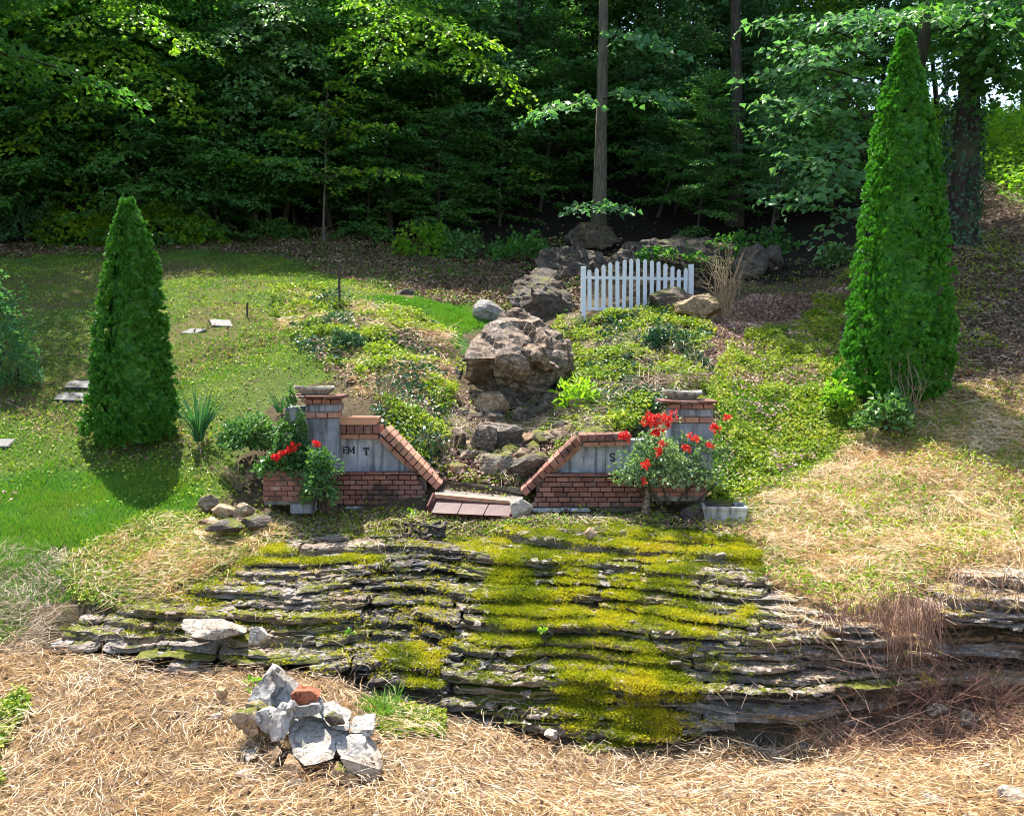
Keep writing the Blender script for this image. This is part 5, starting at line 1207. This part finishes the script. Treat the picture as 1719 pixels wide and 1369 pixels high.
def flat_strands(name, poly, n, L, wd, mat, seed, lift=.05, up=.12, wob=.3, noise=None, bend=.25, far=1.0, clip=True):
    P, N, r = scatter(poly, n, wob, seed, far, noise, clip)
    a = np.where(r.random(len(P)) < .55, r.normal(size=len(P)) * .55 + 5 * fbm(P[:, 0] * .7, P[:, 1] * .7, seed=seed + 9), r.uniform(0, 6.28, len(P))) + np.where(r.random(len(P)) < .5, 3.14, 0); H = np.stack([np.cos(a), np.sin(a), 0 * a], 1)
    D = H - N * (H * N).sum(1, keepdims=True) + N * (r.normal(size=len(P)) * up)[:, None]
    B = r.normal(size=P.shape) * bend; B[:, 2] = B[:, 2] * .4 - up * .5
    P = P + N * (r.random(len(P)) * lift)[:, None] + N * (np.maximum(0, fbm(P[:, 0] * 2.5, P[:, 1] * 2.5, seed=seed + 3)) * lift * 2)[:, None]
    return stuff(name, strand_mesh(name, P, D, B, r.uniform(*L, len(P)), wd, 2), mat)
def blades(name, poly, n, L, wd, mat, seed, wob=.3, noise=None, far=1.0, lean=.5):
    P, N, r = scatter(poly, n, wob, seed, far, noise)
    D = N + r.normal(size=P.shape) * lean; D[:, 2] = np.abs(D[:, 2]) + .25
    L_ = r.uniform(*L, len(P)) * (1 + .5 * fbm(P[:, 0], P[:, 1], seed=seed))
    return stuff(name, leaf_mesh(name, P - N * .01, D, N + r.normal(size=P.shape), L_, wd, 0, 'tri'), mat)
def leaves(name, poly, n, L, mat, seed, wob=.3, lift=.1, noise=None, far=1.0, jit=.5, wide=.38, mound=.15, bury=0.0):
    P, N, r = scatter(poly, n, wob, seed, far, noise)
    hgt = r.random(len(P)) * lift + np.maximum(0, fbm(P[:, 0] * 1.6, P[:, 1] * 1.6, seed=seed + 2, octv=3)) * mound - bury
    P = P + N * hgt[:, None]; D = r.normal(size=P.shape); D[:, 2] *= .5; Nn = unit(N + r.normal(size=P.shape) * jit)
    L_ = r.uniform(*L, len(P))
    return stuff(name, leaf_mesh(name, P, D, Nn, L_, L_ * wide, .25), mat)
# straw in the ditch and on the right slope
flat_strands('straw', STRAW_LOW, 64000, (.06, .26), .0029, 'straw', 1, .07, .16, .25)
flat_strands('straw', STRAW_LOW, 26000, (.04, .18), .0035, 'greystraw', 2, .05, .2, .2, noise=(.8, .12, .1))
flat_strands('straw', STRAW_BANK, 42000, (.06, .24), .0031, 'straw', 3, .09, .25, .3)
leaves('leaf_litter', STRAW_LOW, 10000, (.02, .06), 'litter', 4, lift=.05, mound=.03)
leaves('leaf_litter', STRAW_LOW, 2600, (.025, .055), 'pinklitter', 5, lift=.07, mound=.03)
leaves('ground_cover', STRAW_BANK, 16000, (.025, .06), 'cover', 6, lift=.1, noise=(.8, .02, .3))
blades('grass', STRAW_BANK, 9000, (.05, .14), .004, 'drygrass', 48, noise=(.8, .0, .3))
ALLMID = poly_xy([(-50,860),(-50,430),(400,400),(1000,400),(1450,430),(1719,400),(1719,700),(1250,860),(450,860)])
leaves('leaf_litter', ALLMID, 9000, (.03, .07), 'litter', 49, .3, .04, (.7, .12, .1))
leaves('ground_cover', ALLMID, 16000, (.03, .06), 'cover', 50, .3, .06, (.6, .05, .3))
# lawn
blades('grass', LAWN, 100000, (.03, .075), .0075, 'grass', 7, .4, far=.9, noise=(.5, .05, .5))
blades('grass', LAWN, 50000, (.03, .06), .008, 'drygrass', 8, .4, far=.9)
blades('grass', LUSH1, 17000, (.04, .1), .005, 'lush', 9, 1.3, (.9, .05, .35), far=.8)
blades('grass', LUSH1, 12000, (.04, .09), .005, 'drygrass', 47, 1.3, (1.3, .0, .4), far=.8)
blades('grass', LUSH2, 22000, (.05, .1), .008, 'lush', 10, .5, (1., .0, .5), far=.8)
leaves('lawn_weeds', LAWN, 14000, (.03, .06), 'cover', 11, .5, .03, (.6, .1, .3), mound=.02)
leaves('leaf_litter', LITTER_BACK, 22000, (.05, .11), 'litter', 12, .5, .06, mound=.05)
leaves('lawn_weeds', LITTER_BACK, 9000, (.04, .08), 'grass', 13, .5, .06, (.5, .0, .3), mound=.05)
# banks
leaves('ground_cover', COVER_MID, 19000, (.03, .08), 'cover', 14, .6, .12, (.9, .02, .25), mound=.3)
leaves('ground_cover', COVER_MID, 5000, (.04, .1), 'ivy', 44, .6, .12, (1.1, .08, .15), mound=.25)
flat_strands('straw', COVER_MID, 5000, (.1, .3), .005, 'straw', 15, .12, .3, .3, noise=(1.0, .05, .1))
leaves('leaf_litter', COVER_MID, 5000, (.04, .08), 'pinklitter', 16, .4, .1, (1.1, .02, .1))
leaves('ground_cover', COVER_R, 18000, (.03, .085), 'cover', 17, .6, .14, (.9, .02, .25), mound=.32)
leaves('ground_cover', COVER_R, 6000, (.04, .1), 'ivy', 45, .5, .14, (1.2, .05, .15), mound=.3)
flat_strands('straw', COVER_R, 3500, (.1, .35), .005, 'greystraw', 46, .16, .4, .3, noise=(1.0, .0, .1))
leaves('leaf_litter', COVER_R, 5000, (.04, .08), 'litter', 18, .3, .1, (1.0, .0, .2))
leaves('ground_cover', COVER_R2, 26000, (.03, .07), 'cover', 19, .5, .12, (.8, -.08, .25), mound=.22)
blades('grass', COVER_R2, 12000, (.05, .13), .006, 'lush', 52, .5, (.9, .05, .2))
leaves('leaf_litter', COVER_R2, 4000, (.04, .08), 'pinklitter', 20, .4, .08)
leaves('leaf_litter', LITTER_R, 14000, (.04, .085), 'pinklitter', 21, .4, .07)
leaves('leaf_litter', LITTER_R2, 14000, (.04, .09), 'litter', 22, .4, .07)
leaves('ground_cover', LITTER_R2, 5000, (.04, .08), 'cover', 23, .4, .1, (.6, .1, .2))
blades('grass', GREENBANK, 26000, (.05, .11), .007, 'drygrass', 24, .4)
blades('grass', GREENBANK, 16000, (.05, .12), .007, 'lush', 25, .4, noise=(.7, .1, .2))
leaves('ground_cover', GREENBANK, 7000, (.03, .06), 'cover', 26, .4, .08, mound=.08)
flat_strands('straw', LITTER_R2, 6000, (.1, .3), .005, 'greystraw', 27, .1, .3, .3)
leaves('ground_cover', COVER_HILL, 14000, (.1, .2), 'lime', 28, .4, .5, mound=.8)
leaves('ground_cover', CHANNEL, 6000, (.03, .065), 'cover', 29, .2, .08, (1.6, .0, .2), mound=.03)
leaves('leaf_litter', CHANNEL, 6000, (.03, .07), 'pinklitter', 30, .2, .06)
flat_strands('straw', CHANNEL, 3500, (.08, .3), .004, 'greystraw', 31, .12, .35, .2, noise=(1.3, .0, .1))
leaves('leaf_litter', FOREST, 5000, (.08, .15), 'litter', 32, .5, .05)
blades('grass', YELLOW_L, 14000, (.04, .09), .005, 'drygrass', 33, .3)
leaves('ground_cover', YELLOW_L, 12000, (.02, .045), 'cover', 34, .3, .06, mound=.05)
flat_strands('straw', YELLOW_L, 7000, (.06, .22), .0035, 'straw', 35, .06, .2, .3)
flat_strands('straw', EDGE_L, 5000, (.06, .24), .003, 'greystraw', 36, .04, .2, .6)
blades('grass', EDGE_L, 8000, (.05, .12), .006, 'grass', 37, .4)
leaves('ground_cover', SHELF, 6000, (.02, .05), 'cover', 38, .15, .04, mound=.05)
leaves('leaf_litter', SHELF, 3500, (.03, .06), 'litter', 39, .15, .04, mound=.03)
flat_strands('straw', SHELF, 1500, (.06, .2), .004, 'greystraw', 40, .04, .2, .1)
GREEN_L = poly_xy([(-100,1150),(40,1150),(60,1230),(30,1369),(-100,1369)])
leaves('ground_cover', GREEN_L, 2600, (.03, .06), 'cover', 41, .6, .08, (1.5, .0, .3), mound=.1)
TUFT = poly_xy([(600,1175),(680,1165),(740,1190),(750,1240),(640,1235)])
blades('grass', TUFT, 4000, (.05, .1), .005, 'lush', 42, .1, noise=(2, .1, .3))
leaves('ground_cover', TUFT, 3500, (.02, .045), 'cover', 43, .1, .06, mound=.03)
# moss cushions and wisps on the rock beds, laid on the real surface by ray casting
dg = bpy.context.evaluated_depsgraph_get(); dg.update()
def drop(poly, n, seed, names=('rock_slab',), noise=None, wob=.2, d=(0, 0, -1)):
    d = Vector(d).normalized()
    P, N, r = scatter(poly, n, wob, seed, 1.0, noise); out = []; nn = []
    for p in P:
        ok, loc, nr, idx, ob, mw = SC.ray_cast(dg, Vector(p) - d * (2.6 if d.z < -.99 else 1.6), d)
        if ok and ob.name.split('.')[0] in names: out.append(loc); nn.append(nr)
    return np.array(out), np.array(nn), r
def moss(poly, ncl, per, seed, noise, size=(.012, .024), mat='moss', names=('rock_slab',), d=(0, 0, -1)):
    C, Nn, r = drop(poly, ncl, seed, names, noise=noise, d=d)
    rad = r.uniform(.02, .085, len(C)) ** 1.0; P = np.repeat(C, per, 0); n = len(P); R_ = np.repeat(rad, per)[:, None]
    u = unit(r.normal(size=(n, 3))); u[:, 2] = np.abs(u[:, 2]) - .25
    P = P + u * R_ * np.array((1.3, 1.1, .6)); P[:, 1] -= .015
    D = u + r.normal(size=(n, 3)) * .5 + UP * .2; L = r.uniform(*size, n)
    return stuff('moss', leaf_mesh('moss', P, D, unit(u + r.normal(size=(n, 3)) * .4), L, L * .3, .2, 'tri'), mat)
moss(MOSS_TOP, 5200, 32, 61, (1.6, .12, .1))
MOSS_R = poly_xy([(770,880),(1000,872),(1180,880),(1280,905),(1320,950),(1260,1000),(1180,1050),(1190,1120),(1100,1180),(1160,1230),(980,1235),(850,1190),(800,1130),(800,1000),(830,930)])
moss(MOSS_R, 2600, 34, 67, (1.6, .1, .1), d=(0, .8, -.5))
moss(LEDGE, 500, 26, 68, (1.2, .2, .06), d=(0, .85, -.5))
moss(SHELF, 1000, 30, 66, (1.5, .0, .1), names=('rock_slab', 'ground'))
moss(YELLOW_L, 1300, 30, 62, (1.2, .0, .1))
moss(LEDGE, 900, 30, 63, (1.4, .2, .06))
moss(poly_xy([(380,905),(480,895),(640,905),(640,950),(520,960),(400,955)]), 900, 30, 69, (1.5, .0, .1))
moss(poly_xy([(640,1060),(740,1050),(800,1100),(860,1180),(760,1180),(650,1150)]), 500, 30, 70, (2, .05, .1))
def slab_strands(poly, n, seed, L, mat, noise=None, name='straw'):
    C, Nn, r = drop(poly, n, seed, noise=noise); a = r.uniform(0, 6.28, len(C)); D = np.stack([np.cos(a), np.sin(a), r.normal(size=len(C)) * .15], 1); B = r.normal(size=C.shape) * .25; B[:, 2] -= .25
    return stuff(name, strand_mesh(name, C + UP * .02, D, B, r.uniform(*L, len(C)), .0035, 3), mat)
slab_strands(LEDGE, 4200, 64, (.06, .2), 'greystraw', (.9, .05, .2))
slab_strands(poly_xy([(1280,960),(1719,940),(1719,1100),(1500,1110),(1300,1060)]), 2500, 65, (.08, .3), 'straw')
def chips(poly, n, seed, size=(.02, .075), mat='rock', name='rock_chips', noise=None):
    C, Nn, r = drop(poly, n, seed, ('rock_slab', 'ground'), noise=noise); n = len(C)
    v0 = np.array([(-1,-1,-.3),(1,-.8,-.3),(.9,1,-.3),(-.9,.8,-.3),(-.8,-.8,.3),(.7,-.6,.35),(.8,.7,.25),(-.7,.7,.3)], float)
    v = v0[None] + r.normal(size=(n, 8, 3)) * .22; v = v * r.uniform(*size, n)[:, None, None] * np.array((.9, .6, .5)); a = r.uniform(0, 6.28, n); ca, sa = np.cos(a)[:, None], np.sin(a)[:, None]
    x, y = v[..., 0] * ca - v[..., 1] * sa, v[..., 0] * sa + v[..., 1] * ca; v = np.stack([x, y, v[..., 2]], -1) + C[:, None]
    q = np.array([(0,3,2,1),(4,5,6,7),(0,1,5,4),(1,2,6,5),(2,3,7,6),(3,0,4,7)]); f = (np.arange(n)[:, None, None] * 8 + q[None]).reshape(-1, 4)
    return stuff(name, np_mesh(name, v.reshape(-1, 3), f), mat)
chips(LEDGE, 1500, 71, (.02, .08)); chips(LEDGE, 700, 72, (.015, .05), 'palestone')
chips(SHELF, 500, 73, (.02, .07), 'rock'); chips(CHANNEL, 500, 74, (.02, .09), 'tanstone'); chips(CHANNEL, 250, 75, (.03, .1), 'boulder')
# hanging dead vines over the bank edge
HV = []
r = np.random.default_rng(8)
for px0, px1, py, n, Lr in ((1470, 1580, 1015, 420, (.1, .55)), (1380, 1480, 1025, 200, (.08, .25)), (1590, 1719, 975, 120, (.05, .3)), (950, 1280, 935, 160, (.03, .12))):
    px = r.uniform(px0, px1, n); P = np.array([W(a, py + r.normal() * 12, 9.5 + r.uniform(-.15, .1)) for a in px]); D = np.stack([r.normal(size=n) * .35, -np.abs(r.normal(size=n)) * .4, -np.ones(n) + .3], 1); B = np.stack([r.normal(size=n) * .15, r.normal(size=n) * .1, -.5 + 0 * px], 1)
    if py != 935: HV.append((P, D, B, r.uniform(*Lr, n)))
P, D, B, L = (np.concatenate(q) for q in zip(*HV))
stuff('hanging_vines', strand_mesh('hanging_vines', P, D, B, L, .0035, 4), 'redstraw')
NV = 6500; C = np.stack([r.uniform(2.9, 5.8, NV), r.uniform(8.6, 9.7, NV)], 1); z = T(C[:, 0], C[:, 1]); P = np.hstack([C, z[:, None]])
a = r.uniform(0, 6.28, len(P)); D = np.stack([np.cos(a), np.sin(a), r.uniform(.1, .9, len(P))], 1); B = r.normal(size=P.shape) * .6; B[:, 2] -= .5
stuff('dead_vines', strand_mesh('dead_vines', P, D, B, r.uniform(.12, .45, len(P)), .004, 4), 'redstraw')
